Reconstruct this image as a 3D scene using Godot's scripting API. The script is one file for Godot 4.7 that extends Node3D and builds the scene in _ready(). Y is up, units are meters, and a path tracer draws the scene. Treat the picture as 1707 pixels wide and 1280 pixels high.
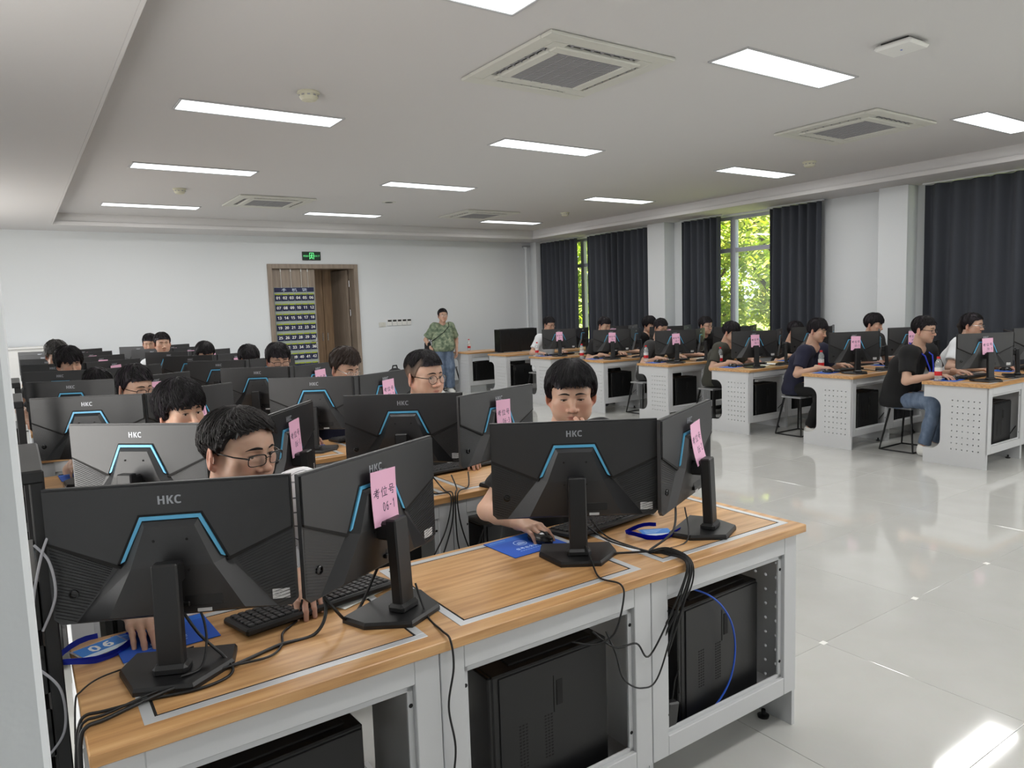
extends Node3D
# A computer classroom during an exam: rows of desks with paired monitors, seated people, a tray ceiling with light panels.

var M := {}            # materials by name
var taken := {}        # top-level names in use
var shared := {}       # meshes that alike things share

const LAMP := 2.2
const CEIL := 3.1      # main ceiling
const SOFFIT := 2.93   # lower ceiling round the edge
const BACK := -13.1    # back wall
const DESK := 0.75     # worktop height
const LROW := -1.51    # front edge of the nearest left-hand worktop
const LSTEP := 1.2
const RROW := -2.82    # front edge of the nearest right-hand worktop
const RSTEP := 1.24
const LX := 0.05       # left end of the left-hand worktops
const RX := 6.87       # aisle end of the right-hand worktops
const TOPW := 2.225    # length of a worktop
const TOPD := 0.575    # its depth

# ------------------------------------------------------------------ mesh builder
class MB:
	var v := PackedVector3Array()
	var n := PackedVector3Array()
	var uv := PackedVector2Array()
	var c := PackedColorArray()
	var t := Transform3D()
	var col := Color(1, 1, 1)

	func vert(p: Vector3, nn: Vector3, q := Vector2.ZERO) -> void:
		v.append(p); n.append(nn); uv.append(q); c.append(col)

	func tri(a: Vector3, b: Vector3, d: Vector3, nn: Vector3) -> void:
		a = t * a; b = t * b; d = t * d; nn = (t.basis * nn).normalized()
		if (b - a).cross(d - a).dot(nn) > 0.0:
			var s := b; b = d; d = s
		vert(a, nn); vert(b, nn); vert(d, nn)

	func tri3(a: Vector3, b: Vector3, d: Vector3, na: Vector3, nb: Vector3, nd: Vector3) -> void:
		a = t * a; b = t * b; d = t * d
		na = (t.basis * na).normalized(); nb = (t.basis * nb).normalized(); nd = (t.basis * nd).normalized()
		if (b - a).cross(d - a).dot(na + nb + nd) > 0.0:
			vert(a, na); vert(d, nd); vert(b, nb)
		else:
			vert(a, na); vert(b, nb); vert(d, nd)

	func quad(a: Vector3, b: Vector3, d: Vector3, e: Vector3, nn: Vector3) -> void:
		tri(a, b, d, nn); tri(a, d, e, nn)

	# a quad with texture coordinates, a at (0,1), b at (1,1), d at (1,0), e at (0,0)
	func print_quad(a: Vector3, b: Vector3, d: Vector3, e: Vector3, nn: Vector3) -> void:
		var p := [t * a, t * b, t * d, t * e]
		var q := [Vector2(0, 1), Vector2(1, 1), Vector2(1, 0), Vector2(0, 0)]
		nn = (t.basis * nn).normalized()
		for k in ([[0, 1, 2], [0, 2, 3]] if (p[1] - p[0]).cross(p[2] - p[0]).dot(nn) < 0.0 else [[0, 2, 1], [0, 3, 2]]):
			for i in k:
				vert(p[i], nn, q[i])

	func box(at: Vector3, size: Vector3, e := 0.0) -> void:
		var h := size * 0.5
		e = minf(e, minf(h.x, minf(h.y, h.z)) * 0.9)
		for ax in 3:
			var u := (ax + 1) % 3
			var w := (ax + 2) % 3
			for sg in [-1.0, 1.0]:
				var nn := Vector3.ZERO
				nn[ax] = sg
				var q := []
				for s in [[-1, -1], [1, -1], [1, 1], [-1, 1]]:
					var p := Vector3.ZERO
					p[ax] = sg * h[ax]; p[u] = s[0] * (h[u] - e); p[w] = s[1] * (h[w] - e)
					q.append(at + p)
				quad(q[0], q[1], q[2], q[3], nn)
			if e > 0.0:
				for su in [-1.0, 1.0]:
					for sw in [-1.0, 1.0]:
						var nn := Vector3.ZERO
						nn[u] = su; nn[w] = sw
						var q := []
						for s in [-1.0, 1.0]:
							var a := Vector3.ZERO
							a[ax] = s * (h[ax] - e); a[u] = su * h[u]; a[w] = sw * (h[w] - e)
							var b := a
							b[u] = su * (h[u] - e); b[w] = sw * h[w]
							q.append(at + a); q.append(at + b)
						quad(q[0], q[1], q[3], q[2], nn)
		if e > 0.0:
			for sx in [-1.0, 1.0]:
				for sy in [-1.0, 1.0]:
					for sz in [-1.0, 1.0]:
						var s := Vector3(sx, sy, sz)
						tri(at + s * Vector3(h.x, h.y - e, h.z - e), at + s * Vector3(h.x - e, h.y, h.z - e), at + s * Vector3(h.x - e, h.y - e, h.z), s)

	# a tube through points; r is one radius or one per point
	func tube(pts: Array, r, sides := 8, caps := true) -> void:
		var m := pts.size()
		var side := Vector3.UP
		var rings := []
		var norms := []
		for i in m:
			var d: Vector3 = (pts[mini(i + 1, m - 1)] - pts[maxi(i - 1, 0)]).normalized()
			if i == 0:
				side = d.cross(Vector3.RIGHT if absf(d.x) < 0.8 else Vector3.UP).normalized()
			else:
				side = (side - d * side.dot(d)).normalized()
			var up := d.cross(side)
			var rr: float = r[i] if r is Array else r
			var ring := []
			var nr := []
			for k in sides:
				var a := TAU * k / sides
				var w := side * cos(a) + up * sin(a)
				ring.append(pts[i] + w * rr); nr.append(w)
			rings.append(ring); norms.append(nr)
		for i in m - 1:
			for k in sides:
				var k2 := (k + 1) % sides
				tri3(rings[i][k], rings[i][k2], rings[i + 1][k2], norms[i][k], norms[i][k2], norms[i + 1][k2])
				tri3(rings[i][k], rings[i + 1][k2], rings[i + 1][k], norms[i][k], norms[i + 1][k2], norms[i + 1][k])
		if caps:
			for e in [0, m - 1]:
				var d: Vector3 = (pts[0] - pts[1]) if e == 0 else (pts[m - 1] - pts[m - 2])
				for k in range(1, sides - 1):
					tri(rings[e][0], rings[e][k], rings[e][k + 1], d)

	# a profile of (radius, height) turned about y
	func lathe(prof: Array, seg := 24) -> void:
		for i in prof.size() - 1:
			var a: Vector2 = prof[i]
			var b: Vector2 = prof[i + 1]
			if a.is_equal_approx(b):
				continue
			var d := (b - a).normalized()
			var nn := Vector2(d.y, -d.x)
			for k in seg:
				var p := Vector2.from_angle(TAU * k / seg)
				var q := Vector2.from_angle(TAU * (k + 1) / seg)
				var n1 := Vector3(nn.x * p.x, nn.y, nn.x * p.y)
				var n2 := Vector3(nn.x * q.x, nn.y, nn.x * q.y)
				var a1 := Vector3(a.x * p.x, a.y, a.x * p.y)
				var a2 := Vector3(a.x * q.x, a.y, a.x * q.y)
				var b1 := Vector3(b.x * p.x, b.y, b.x * p.y)
				var b2 := Vector3(b.x * q.x, b.y, b.x * q.y)
				if a.x > 1e-6:
					tri3(a1, a2, b2, n1, n2, n2)
				if b.x > 1e-6:
					tri3(a1, b2, b1, n1, n2, n1)

	# an outline in x and y, from z0 to z1
	func prism(poly: PackedVector2Array, z0: float, z1: float) -> void:
		var ix := Geometry2D.triangulate_polygon(poly)
		for k in range(0, ix.size(), 3):
			for z in [z0, z1]:
				var nn := Vector3(0, 0, 1 if z == maxf(z0, z1) else -1)
				tri(Vector3(poly[ix[k]].x, poly[ix[k]].y, z), Vector3(poly[ix[k + 1]].x, poly[ix[k + 1]].y, z), Vector3(poly[ix[k + 2]].x, poly[ix[k + 2]].y, z), nn)
		var turn := -1.0 if Geometry2D.is_polygon_clockwise(poly) else 1.0
		for i in poly.size():
			var a := poly[i]
			var b := poly[(i + 1) % poly.size()]
			var d := (b - a).normalized() * turn
			quad(Vector3(a.x, a.y, z0), Vector3(b.x, b.y, z0), Vector3(b.x, b.y, z1), Vector3(a.x, a.y, z1), Vector3(d.y, -d.x, 0))

	# rows of points as one smooth sheet; flip turns the normals round
	func sheet(rows: Array, wrap := false, flip := false) -> void:
		var m := rows.size()
		var w: int = rows[0].size()
		var nr := []
		for i in m:
			var line := PackedVector3Array()
			for j in w:
				var a: Vector3 = rows[mini(i + 1, m - 1)][j] - rows[maxi(i - 1, 0)][j]
				var b: Vector3 = rows[i][(j + 1) % w if wrap else mini(j + 1, w - 1)] - rows[i][(j - 1 + w) % w if wrap else maxi(j - 1, 0)]
				var nn := a.cross(b).normalized()
				line.append(-nn if flip else nn)
			nr.append(line)
		for i in m - 1:
			for j in (w if wrap else w - 1):
				var k := (j + 1) % w
				tri3(rows[i][j], rows[i][k], rows[i + 1][k], nr[i][j], nr[i][k], nr[i + 1][k])
				tri3(rows[i][j], rows[i + 1][k], rows[i + 1][j], nr[i][j], nr[i + 1][k], nr[i + 1][j])

	func ball(at: Vector3, r: Vector3, seg := 16, rings := 10) -> void:
		var grid := []
		for i in rings + 1:
			var a := PI * i / rings
			var line := []
			for k in seg:
				var b := TAU * k / seg
				line.append(Vector3(sin(a) * cos(b), cos(a), sin(a) * sin(b)))
			grid.append(line)
		for i in rings:
			for k in seg:
				var l := (k + 1) % seg
				var q := [grid[i][k], grid[i][l], grid[i + 1][l], grid[i + 1][k]]
				var ns := []
				for p in q:
					ns.append((p / r).normalized())
				if i > 0:
					tri3(at + q[0] * r, at + q[1] * r, at + q[2] * r, ns[0], ns[1], ns[2])
				if i < rings - 1:
					tri3(at + q[0] * r, at + q[2] * r, at + q[3] * r, ns[0], ns[2], ns[3])

	func mesh() -> ArrayMesh:
		var a := []
		a.resize(Mesh.ARRAY_MAX)
		a[Mesh.ARRAY_VERTEX] = v; a[Mesh.ARRAY_NORMAL] = n; a[Mesh.ARRAY_TEX_UV] = uv; a[Mesh.ARRAY_COLOR] = c
		var m := ArrayMesh.new()
		m.add_surface_from_arrays(Mesh.PRIMITIVE_TRIANGLES, a)
		return m

# ------------------------------------------------------------------ nodes, names and labels
func numbered(called: String) -> String:
	var k: int = taken.get(called, 0)
	taken[called] = k + 1
	return called if k == 0 else "%s_%03d" % [called, k]

func thing(called: String, label: String, category: String, at := Vector3.ZERO, turn := 0.0, group := "") -> Node3D:
	var o := Node3D.new()
	o.name = numbered(called)
	add_child(o)
	o.position = at
	o.rotation.y = turn
	tag(o, label, category, group)
	return o

func tag(o: Node3D, label: String, category: String, group := "") -> void:
	o.set_meta("label", label)
	if category:
		o.set_meta("category", category)
	if group:
		o.set_meta("group", group)

func part(called: String, what, m: Material, parent: Node3D, at := Vector3.ZERO, label := "") -> MeshInstance3D:
	var o := MeshInstance3D.new()
	o.name = called
	o.mesh = what.mesh() if what is MB else what
	o.material_override = m
	o.position = at
	if label:
		o.set_meta("label", label)
	parent.add_child(o, true)
	return o

func single(called: String, what, m: Material, label: String, category: String, at := Vector3.ZERO, group := "") -> MeshInstance3D:
	var o := part(numbered(called), what, m, self, at)
	tag(o, label, category, group)
	return o

func struct(called: String, what, m: Material, label := "") -> MeshInstance3D:
	var o := part(called, what, m, self)
	o.set_meta("kind", "structure")
	o.set_meta("label", label)
	return o

func copy(o: Node3D, at: Vector3, turn: float, label: String) -> Node3D:
	var c: Node3D = o.duplicate()
	c.name = numbered(String(o.name).rstrip("0123456789").rstrip("_"))
	add_child(c)
	c.position = at
	c.rotation.y = turn
	c.set_meta("label", label)
	return c

func lettering(text: String, size: float, depth: float, m: Material, parent: Node3D, at: Vector3, turn := Basis(), called := "lettering", bold := true) -> MeshInstance3D:
	var key := text + str(size) + str(depth)
	if not shared.has(key):
		var tm := TextMesh.new()
		var f := SystemFont.new()
		f.font_names = PackedStringArray(["Droid Sans"])
		f.font_weight = 700 if bold else 400
		tm.font = f
		tm.text = text
		tm.font_size = 64
		tm.pixel_size = size / 46.0
		tm.depth = depth
		tm.curve_step = 2.0
		shared[key] = tm
	var o := part(called, shared[key], m, parent, at)
	o.basis = turn
	return o

# ------------------------------------------------------------------ materials
func flat(c: Color, rough := 0.6, metal := 0.0, spec := 0.5) -> StandardMaterial3D:
	var m := StandardMaterial3D.new()
	m.albedo_color = c
	m.roughness = rough
	m.metallic = metal
	m.metallic_specular = spec
	return m

func noise_tex(freq: float, a: Color, b: Color, octaves := 4, as_normal := false, bump := 2.0, sd := 1, size := 512, mid = null) -> NoiseTexture2D:
	var f := FastNoiseLite.new()
	f.seed = sd
	f.frequency = freq
	f.fractal_octaves = octaves
	var t := NoiseTexture2D.new()
	t.width = size; t.height = size
	t.seamless = true
	t.noise = f
	if as_normal:
		t.as_normal_map = true
		t.bump_strength = bump
	else:
		var g := Gradient.new()
		g.offsets = PackedFloat32Array([0.0, 1.0])
		g.colors = PackedColorArray([a, b])
		if mid != null:
			g.add_point(0.5, mid)
		t.color_ramp = g
	return t

func tri_planar(m: StandardMaterial3D, scale: Vector3, world := false) -> StandardMaterial3D:
	m.uv1_triplanar = true
	m.uv1_world_triplanar = world
	m.uv1_scale = scale
	return m

func tinted(c: Color) -> StandardMaterial3D:
	var m := flat(c, 0.6)
	m.vertex_color_use_as_albedo = true
	return m

func make_materials() -> void:
	var fine := noise_tex(0.08, Color(), Color(), 4, true, 1.2, 3, 256)
	var paint := flat(Color(0.845, 0.86, 0.87), 0.85)
	paint.normal_enabled = true; paint.normal_texture = fine; paint.normal_scale = 0.12
	M.wall = tri_planar(paint, Vector3.ONE * 3.0, true)
	var cp := flat(Color(0.815, 0.81, 0.81), 0.9)
	cp.normal_enabled = true; cp.normal_texture = fine; cp.normal_scale = 0.1
	M.ceiling = tri_planar(cp, Vector3.ONE * 2.0, true)
	for k in 3:
		var base := [0.765, 0.755, 0.77][k] as float
		var t := flat(Color.WHITE, 0.06, 0.0, 0.8)
		t.albedo_texture = noise_tex(0.006, Color(base - 0.012, base - 0.010, base - 0.028), Color(base + 0.01, base + 0.011, base - 0.002), 5, false, 0, 11 + k, 512)
		M["tile%d" % k] = tri_planar(t, Vector3(0.9, 0.9, 0.9), true)
	M.grout = flat(Color(0.5, 0.49, 0.47), 0.8)
	var wood := flat(Color.WHITE, 0.36, 0.0, 0.5)
	wood.albedo_texture = noise_tex(0.012, Color(0.66, 0.485, 0.30), Color(0.85, 0.69, 0.49), 5, false, 0, 21, 512, Color(0.775, 0.595, 0.395))
	M.wood = tri_planar(wood, Vector3(0.35, 4.5, 4.5), true)
	var edge := flat(Color.WHITE, 0.4)
	edge.albedo_texture = noise_tex(0.012, Color(0.60, 0.44, 0.27), Color(0.78, 0.61, 0.42), 4, false, 0, 22, 256, Color(0.70, 0.53, 0.34))
	M.wood_edge = tri_planar(edge, Vector3(0.5, 6.0, 6.0), true)
	var steel := flat(Color(0.78, 0.785, 0.79), 0.45)
	steel.normal_enabled = true; steel.normal_texture = fine; steel.normal_scale = 0.05
	M.steel = tri_planar(steel, Vector3.ONE * 6.0)
	M.steel_inner = flat(Color(0.60, 0.605, 0.61), 0.55)
	M.alu = flat(Color(0.80, 0.81, 0.82), 0.38, 0.35)
	M.gap = flat(Color(0.06, 0.055, 0.05), 0.8)
	var pl := flat(Color(0.105, 0.105, 0.112), 0.44, 0.0, 0.6)
	pl.normal_enabled = true; pl.normal_texture = noise_tex(0.35, Color(), Color(), 2, true, 2.0, 8, 256); pl.normal_scale = 0.25
	M.plastic = tri_planar(pl, Vector3.ONE * 9.0)
	M.stand = flat(Color(0.085, 0.085, 0.09), 0.42)
	M.black = flat(Color(0.06, 0.06, 0.065), 0.4)
	M.gloss_black = flat(Color(0.045, 0.045, 0.05), 0.22)
	M.cyan = flat(Color(0.36, 0.68, 0.84), 0.3, 0.1)
	M.logo = flat(Color(0.62, 0.63, 0.65), 0.35, 0.4)
	M.screen = flat(Color(0.05, 0.055, 0.07), 0.15)
	M.sticker = flat(Color(0.82, 0.82, 0.82), 0.5)
	M.cable = flat(Color(0.045, 0.045, 0.05), 0.45)
	M.cable_blue = flat(Color(0.12, 0.33, 0.75), 0.4)
	M.cable_grey = flat(Color(0.62, 0.62, 0.64), 0.5)
	M.white = flat(Color(0.88, 0.88, 0.87), 0.5)
	M.ac = flat(Color(0.80, 0.80, 0.77), 0.5)
	M.ac_dark = flat(Color(0.10, 0.10, 0.10), 0.7)
	M.ac_grille = flat(Color(0.60, 0.60, 0.61), 0.6)
	M.cream = flat(Color(0.80, 0.79, 0.71), 0.5)
	var cur := flat(Color(0.235, 0.25, 0.28), 0.9)
	cur.normal_enabled = true; cur.normal_texture = noise_tex(0.4, Color(), Color(), 2, true, 3.0, 31, 256); cur.normal_scale = 0.3
	cur.rim_enabled = true; cur.rim = 0.25
	M.curtain = tri_planar(cur, Vector3(8, 8, 8), true)
	M.alu_frame = flat(Color(0.68, 0.69, 0.74), 0.4, 0.1)
	var glass := flat(Color(0.9, 0.95, 0.93, 0.08), 0.0)
	glass.transparency = BaseMaterial3D.TRANSPARENCY_ALPHA
	M.glass = glass
	var lens := flat(Color(0.95, 0.97, 0.97, 0.06), 0.0)
	lens.transparency = BaseMaterial3D.TRANSPARENCY_ALPHA
	M.lens = lens
	var lit := flat(Color(0.95, 0.95, 0.95), 0.4)
	lit.emission_enabled = true
	lit.emission = Color(0.97, 1.0, 1.0)
	lit.emission_energy_multiplier = 2.2
	M.lamp = lit
	M.lamp_frame = flat(Color(0.72, 0.72, 0.73), 0.4, 0.3)
	var dw := flat(Color.WHITE, 0.5)
	dw.albedo_texture = noise_tex(0.012, Color(0.50, 0.45, 0.40), Color(0.60, 0.545, 0.49), 4, false, 0, 41, 256)
	M.door = tri_planar(dw, Vector3(5, 0.5, 5), true)
	var dw2 := flat(Color.WHITE, 0.5)
	dw2.albedo_texture = noise_tex(0.012, Color(0.50, 0.40, 0.30), Color(0.62, 0.51, 0.39), 4, false, 0, 42, 256)
	M.cabinet_wood = tri_planar(dw2, Vector3(5, 0.5, 5), true)
	M.navy = flat(Color(0.07, 0.09, 0.26), 0.7)
	M.lime = flat(Color(0.62, 0.68, 0.20), 0.7)
	M.grey_cloth = flat(Color(0.62, 0.66, 0.64), 0.8)
	M.chrome = flat(Color(0.75, 0.75, 0.75), 0.25, 0.9)
	M.cloth_pack = flat(Color(0.07, 0.07, 0.08), 0.8)
	M.red = flat(Color(0.80, 0.10, 0.14), 0.4)
	var plas := flat(Color(0.93, 0.96, 0.97, 0.22), 0.05)
	plas.transparency = BaseMaterial3D.TRANSPARENCY_ALPHA
	M.clear = plas
	M.blue = flat(Color(0.10, 0.36, 0.78), 0.6)
	M.ribbon = flat(Color(0.15, 0.23, 0.74), 0.6)
	M.paper = flat(Color(0.92, 0.92, 0.90), 0.7)
	M.tinted = tinted(Color.WHITE)

# ------------------------------------------------------------------ the scene
func _ready() -> void:
	var cam := Camera3D.new()
	cam.name = "camera"
	cam.keep_aspect = Camera3D.KEEP_HEIGHT
	cam.fov = rad_to_deg(2.0 * atan(640.0 / 1216.0))
	cam.near = 0.05
	cam.far = 200.0
	cam.transform = Transform3D(Vector3(0.824417, -0.033308, 0.565002), Vector3(0.086504, 0.993954, -0.067624), Vector3(-0.559334, 0.104625, 0.822313), Vector3(0, 1.553, 0))
	add_child(cam)
	var env := Environment.new()
	env.background_mode = Environment.BG_SKY
	var sky := Sky.new()
	var pm := ProceduralSkyMaterial.new()
	pm.sky_top_color = Color(0.66, 0.74, 0.86)
	pm.sky_horizon_color = Color(0.85, 0.90, 0.96)
	pm.ground_bottom_color = Color(0.35, 0.36, 0.34)
	pm.ground_horizon_color = Color(0.75, 0.78, 0.78)
	pm.sky_energy_multiplier = 1.5
	sky.sky_material = pm
	env.sky = sky
	env.tonemap_mode = Environment.TONE_MAPPER_LINEAR
	env.tonemap_exposure = 1.0
	env.sdfgi_enabled = true
	env.ssao_enabled = true
	env.ssil_enabled = true
	var we := WorldEnvironment.new()
	we.name = "surroundings"
	we.environment = env
	add_child(we)
	var sun := DirectionalLight3D.new()
	sun.name = "sun"
	sun.light_color = Color(1.0, 0.96, 0.88)
	sun.light_energy = 13.0
	sun.shadow_enabled = true
	add_child(sun)
	sun.look_at_from_position(Vector3.ZERO, Vector3(0.12, -0.75, -0.62), Vector3.UP)

	# daylight that comes in through the two windows on the left and the uncurtained one on the right behind the camera
	for w in [[-2.95, 0.95, 1.53, 2.4, 7.0, -1.43], [-10.2, 2.75, 1.78, 1.9, 7.0, -1.43], [2.15, 3.4, 1.85, 2.0, 11.0, 9.78]]:
		var day := AreaLight3D.new()
		day.name = "window_daylight"
		day.area_size = Vector2(w[1], w[3])
		day.light_color = Color(1.0, 0.985, 0.96)
		day.light_energy = w[4]
		day.shadow_enabled = true
		add_child(day)
		day.position = Vector3(w[5], w[2], w[0])
		day.rotation.y = -PI / 2 if w[5] < 0.0 else PI / 2

	make_materials()
	build_room()
	build_lights()
	build_ceiling_fittings()
	build_windows()
	build_door()
	build_outside()
	build_desks()
	build_stations()
	build_small_things()
	build_people()

# ------------------------------------------------------------------ the room
func span(b: MB, x0: float, x1: float, y0: float, y1: float, z0: float, z1: float, e := 0.0) -> void:
	b.box(Vector3(x0 + x1, y0 + y1, z0 + z1) * 0.5, Vector3(absf(x1 - x0), absf(y1 - y0), absf(z1 - z0)), e)

func build_room() -> void:
	# floor: slab, and the 0.8 m tiles that are in view
	var b := MB.new()
	span(b, -1.7, 10.2, -0.25, -0.012, -13.4, 5.3)
	var fl := struct("floor", b, M.grout, "pale polished tile floor")
	b = MB.new()
	span(b, -1.4, 9.75, -0.012, 0.0, 0.57, 5.0)
	part("tile_field", b, M.tile1, fl).set_meta("kind", "stuff")
	var meshes := []
	for w in [0.7985, 0.45]:
		var tb := MB.new()
		tb.box(Vector3(0, -0.006, 0), Vector3(w, 0.012, 0.7985), 0.0012)
		meshes.append(tb.mesh())
	var rng := RandomNumberGenerator.new()
	rng.seed = 5
	for i in range(-6, 9):
		for j in range(-14, 3):
			var x := 2.9 + 0.8 * i + 0.4
			var z := -1.835 + 0.8 * j + 0.4
			if z > 0.6:
				continue
			if x > 9.75 + 0.35:
				continue
			part("tile", meshes[0], M["tile%d" % rng.randi_range(0, 2)], fl, Vector3(x, 0, z))
	# walls
	b = MB.new()
	var dx0 := 3.80
	var dx1 := 5.46
	span(b, -1.7, dx0, 0, 3.4, BACK - 0.25, BACK)
	span(b, dx1, 10.0, 0, 3.4, BACK - 0.25, BACK)
	span(b, dx0, dx1, 2.44, 3.4, BACK - 0.25, BACK)
	struct("wall_back", b, M.wall, "white back wall with the doorway")
	b = MB.new()
	span(b, -1.7, 10.0, 0, 3.4, 5.0, 5.25)
	struct("wall_front", b, M.wall, "white wall behind the camera")
	b = MB.new()
	var zz := BACK
	for w in [[-12.75, -9.75], [-8.80, -6.47], [-4.72, -1.2], [0.4, 3.9]]:
		span(b, 9.75, 10.0, 0, 3.4, zz, w[0])
		span(b, 9.75, 10.0, 0, 0.80, w[0], w[1])
		span(b, 9.75, 10.0, 2.90, 3.4, w[0], w[1])
		zz = w[1]
	span(b, 9.75, 10.0, 0, 3.4, zz, 5.25)
	struct("wall_right", b, M.wall, "white window wall with piers and curtains")
	b = MB.new()
	zz = BACK
	for w in [[-11.6, -8.8], [-3.45, -2.45]]:
		span(b, -1.65, -1.4, 0, 3.4, zz, w[0])
		span(b, -1.65, -1.4, 0, 0.80 if w[0] < -5.0 else 0.30, w[0], w[1])
		span(b, -1.65, -1.4, 2.75, 3.4, w[0], w[1])
		zz = w[1]
	span(b, -1.65, -1.4, 0, 3.4, zz, 5.25)
	struct("wall_left", b, M.wall, "white left wall hidden behind the pillar")
	# ceiling and its lower border
	b = MB.new()
	span(b, -1.7, 10.0, CEIL, CEIL + 0.3, BACK - 0.2, 5.2)
	struct("ceiling", b, M.ceiling, "matt white ceiling")
	b = MB.new()
	span(b, -1.4, 0.585, SOFFIT, CEIL, BACK, 5.0)
	span(b, 9.02, 9.75, SOFFIT, CEIL, BACK, 5.0)
	span(b, 0.585, 9.02, SOFFIT, CEIL, BACK, -12.32)
	span(b, 0.585, 9.02, SOFFIT, CEIL, 4.3, 5.0)
	struct("trim_1", b, M.ceiling, "lowered border of the ceiling")
	b = MB.new()
	span(b, 0.585, 0.61, SOFFIT, SOFFIT + 0.055, -12.30, 4.3, 0.003)
	span(b, 8.995, 9.02, SOFFIT, SOFFIT + 0.055, -12.30, 4.3, 0.003)
	span(b, 0.61, 8.995, SOFFIT, SOFFIT + 0.055, -12.32, -12.295, 0.003)
	struct("trim_2", b, M.ceiling, "pale lip along the lowered border")
	# piers of the window wall, pillar beside the camera, pipe in the corner
	var k := 3
	for p in [[9.50, 9.75, -9.52, -9.11, "white pier between the two dark curtain pairs"], [9.50, 9.75, -5.30, -4.92, "white pier beside the nearest dark curtain"], [9.50, 9.75, -0.9, -0.45, "white pier out of view"], [9.50, 9.75, BACK, -12.88, "white corner pier at the back wall"]]:
		b = MB.new()
		span(b, p[0], p[1], 0, SOFFIT, p[2], p[3], 0.004)
		struct("trim_%d" % k, b, M.wall, p[4])
		k += 1
	b = MB.new()
	span(b, -0.75, -0.0068, 0, SOFFIT, -1.32, -0.98, 0.006)
	struct("trim_%d" % k, b, M.wall, "white pillar at the left edge, near the camera")
	b = MB.new()
	b.tube([Vector3(9.36, 0, BACK + 0.045), Vector3(9.36, 2.84, BACK + 0.045)], 0.03, 12)
	b.tube([Vector3(9.36, 2.80, BACK + 0.045), Vector3(9.36, 2.84, BACK + 0.045)], 0.05, 12)
	var pipe := single("drain_pipe", b, M.wall, "thin white vertical pipe in the far corner", "pipe")
	b = MB.new()
	b.box(Vector3(9.36, 2.85, BACK + 0.06), Vector3(0.14, 0.025, 0.12), 0.004)
	part("pipe_cap", b, M.steel_inner, pipe, Vector3.ZERO, "grey cap")
	# baseboards
	b = MB.new()
	span(b, -1.4, dx0 - 0.06, 0, 0.09, BACK, BACK + 0.012, 0.002)
	span(b, dx1 + 0.06, 9.3, 0, 0.09, BACK, BACK + 0.012, 0.002)
	struct("baseboard_back", b, M.steel_inner, "grey baseboard")
	# white paper markers stuck on tile corners
	b = MB.new()
	b.box(Vector3(0, 0.0006, 0), Vector3(0.035, 0.0012, 0.026), 0.0004)
	var first = single("floor_marker", b, M.paper, "small white paper marker on a floor tile corner nearest the front desk", "marker", Vector3(2.9, 0, -1.835), "paper markers on the tile corners")
	copy(first, Vector3(3.7, 0, -1.835), 0.1, "small white paper marker on a floor tile corner, middle of three in line")
	copy(first, Vector3(4.5, 0, -1.835), -0.1, "small white paper marker on a floor tile corner, farthest right of three in line")

func build_lights() -> void:
	var proto: Node3D
	var names := [["left", "middle", "right"], ["nearest", "second", "third", "farthest"]]
	var xs := [1.735, 4.50, 7.72]
	var zs := [-3.17, -5.85, -8.31, -11.2, -0.5, 2.2]
	for i in 3:
		for j in 6:
			if proto == null:
				proto = thing("ceiling_light", "", "ceiling light", Vector3.ZERO, 0, "white light panels in the ceiling")
				var b := MB.new()
				for s in [-1.0, 1.0]:
					b.box(Vector3(0, -0.004, s * 0.151), Vector3(1.226, 0.012, 0.016), 0.003)
					b.box(Vector3(s * 0.605, -0.004, 0), Vector3(0.016, 0.012, 0.29), 0.003)
				part("frame", b, M.lamp_frame, proto)
				b = MB.new()
				b.box(Vector3(0, -0.002, 0), Vector3(1.198, 0.004, 0.29))
				part("diffuser", b, M.lamp, proto)
				var l := AreaLight3D.new()
				l.name = "panel_light"
				l.area_size = Vector2(1.19, 0.28)
				l.light_color = Color(1.0, 0.99, 0.982)
				l.light_energy = LAMP
				l.shadow_enabled = true
				l.position = Vector3(0, -0.012, 0)
				l.rotation.x = -PI / 2
				proto.add_child(l)
			var o: Node3D = proto if i + j == 0 else copy(proto, Vector3.ZERO, 0, "")
			o.position = Vector3(xs[i], CEIL, zs[j])
			var where: String = names[1][j] + " from the camera" if j < 4 else ["just above the camera", "behind the camera"][j - 4]
			o.set_meta("label", "lit white ceiling panel in the %s column of lights, %s" % [names[0][i], where])

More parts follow.
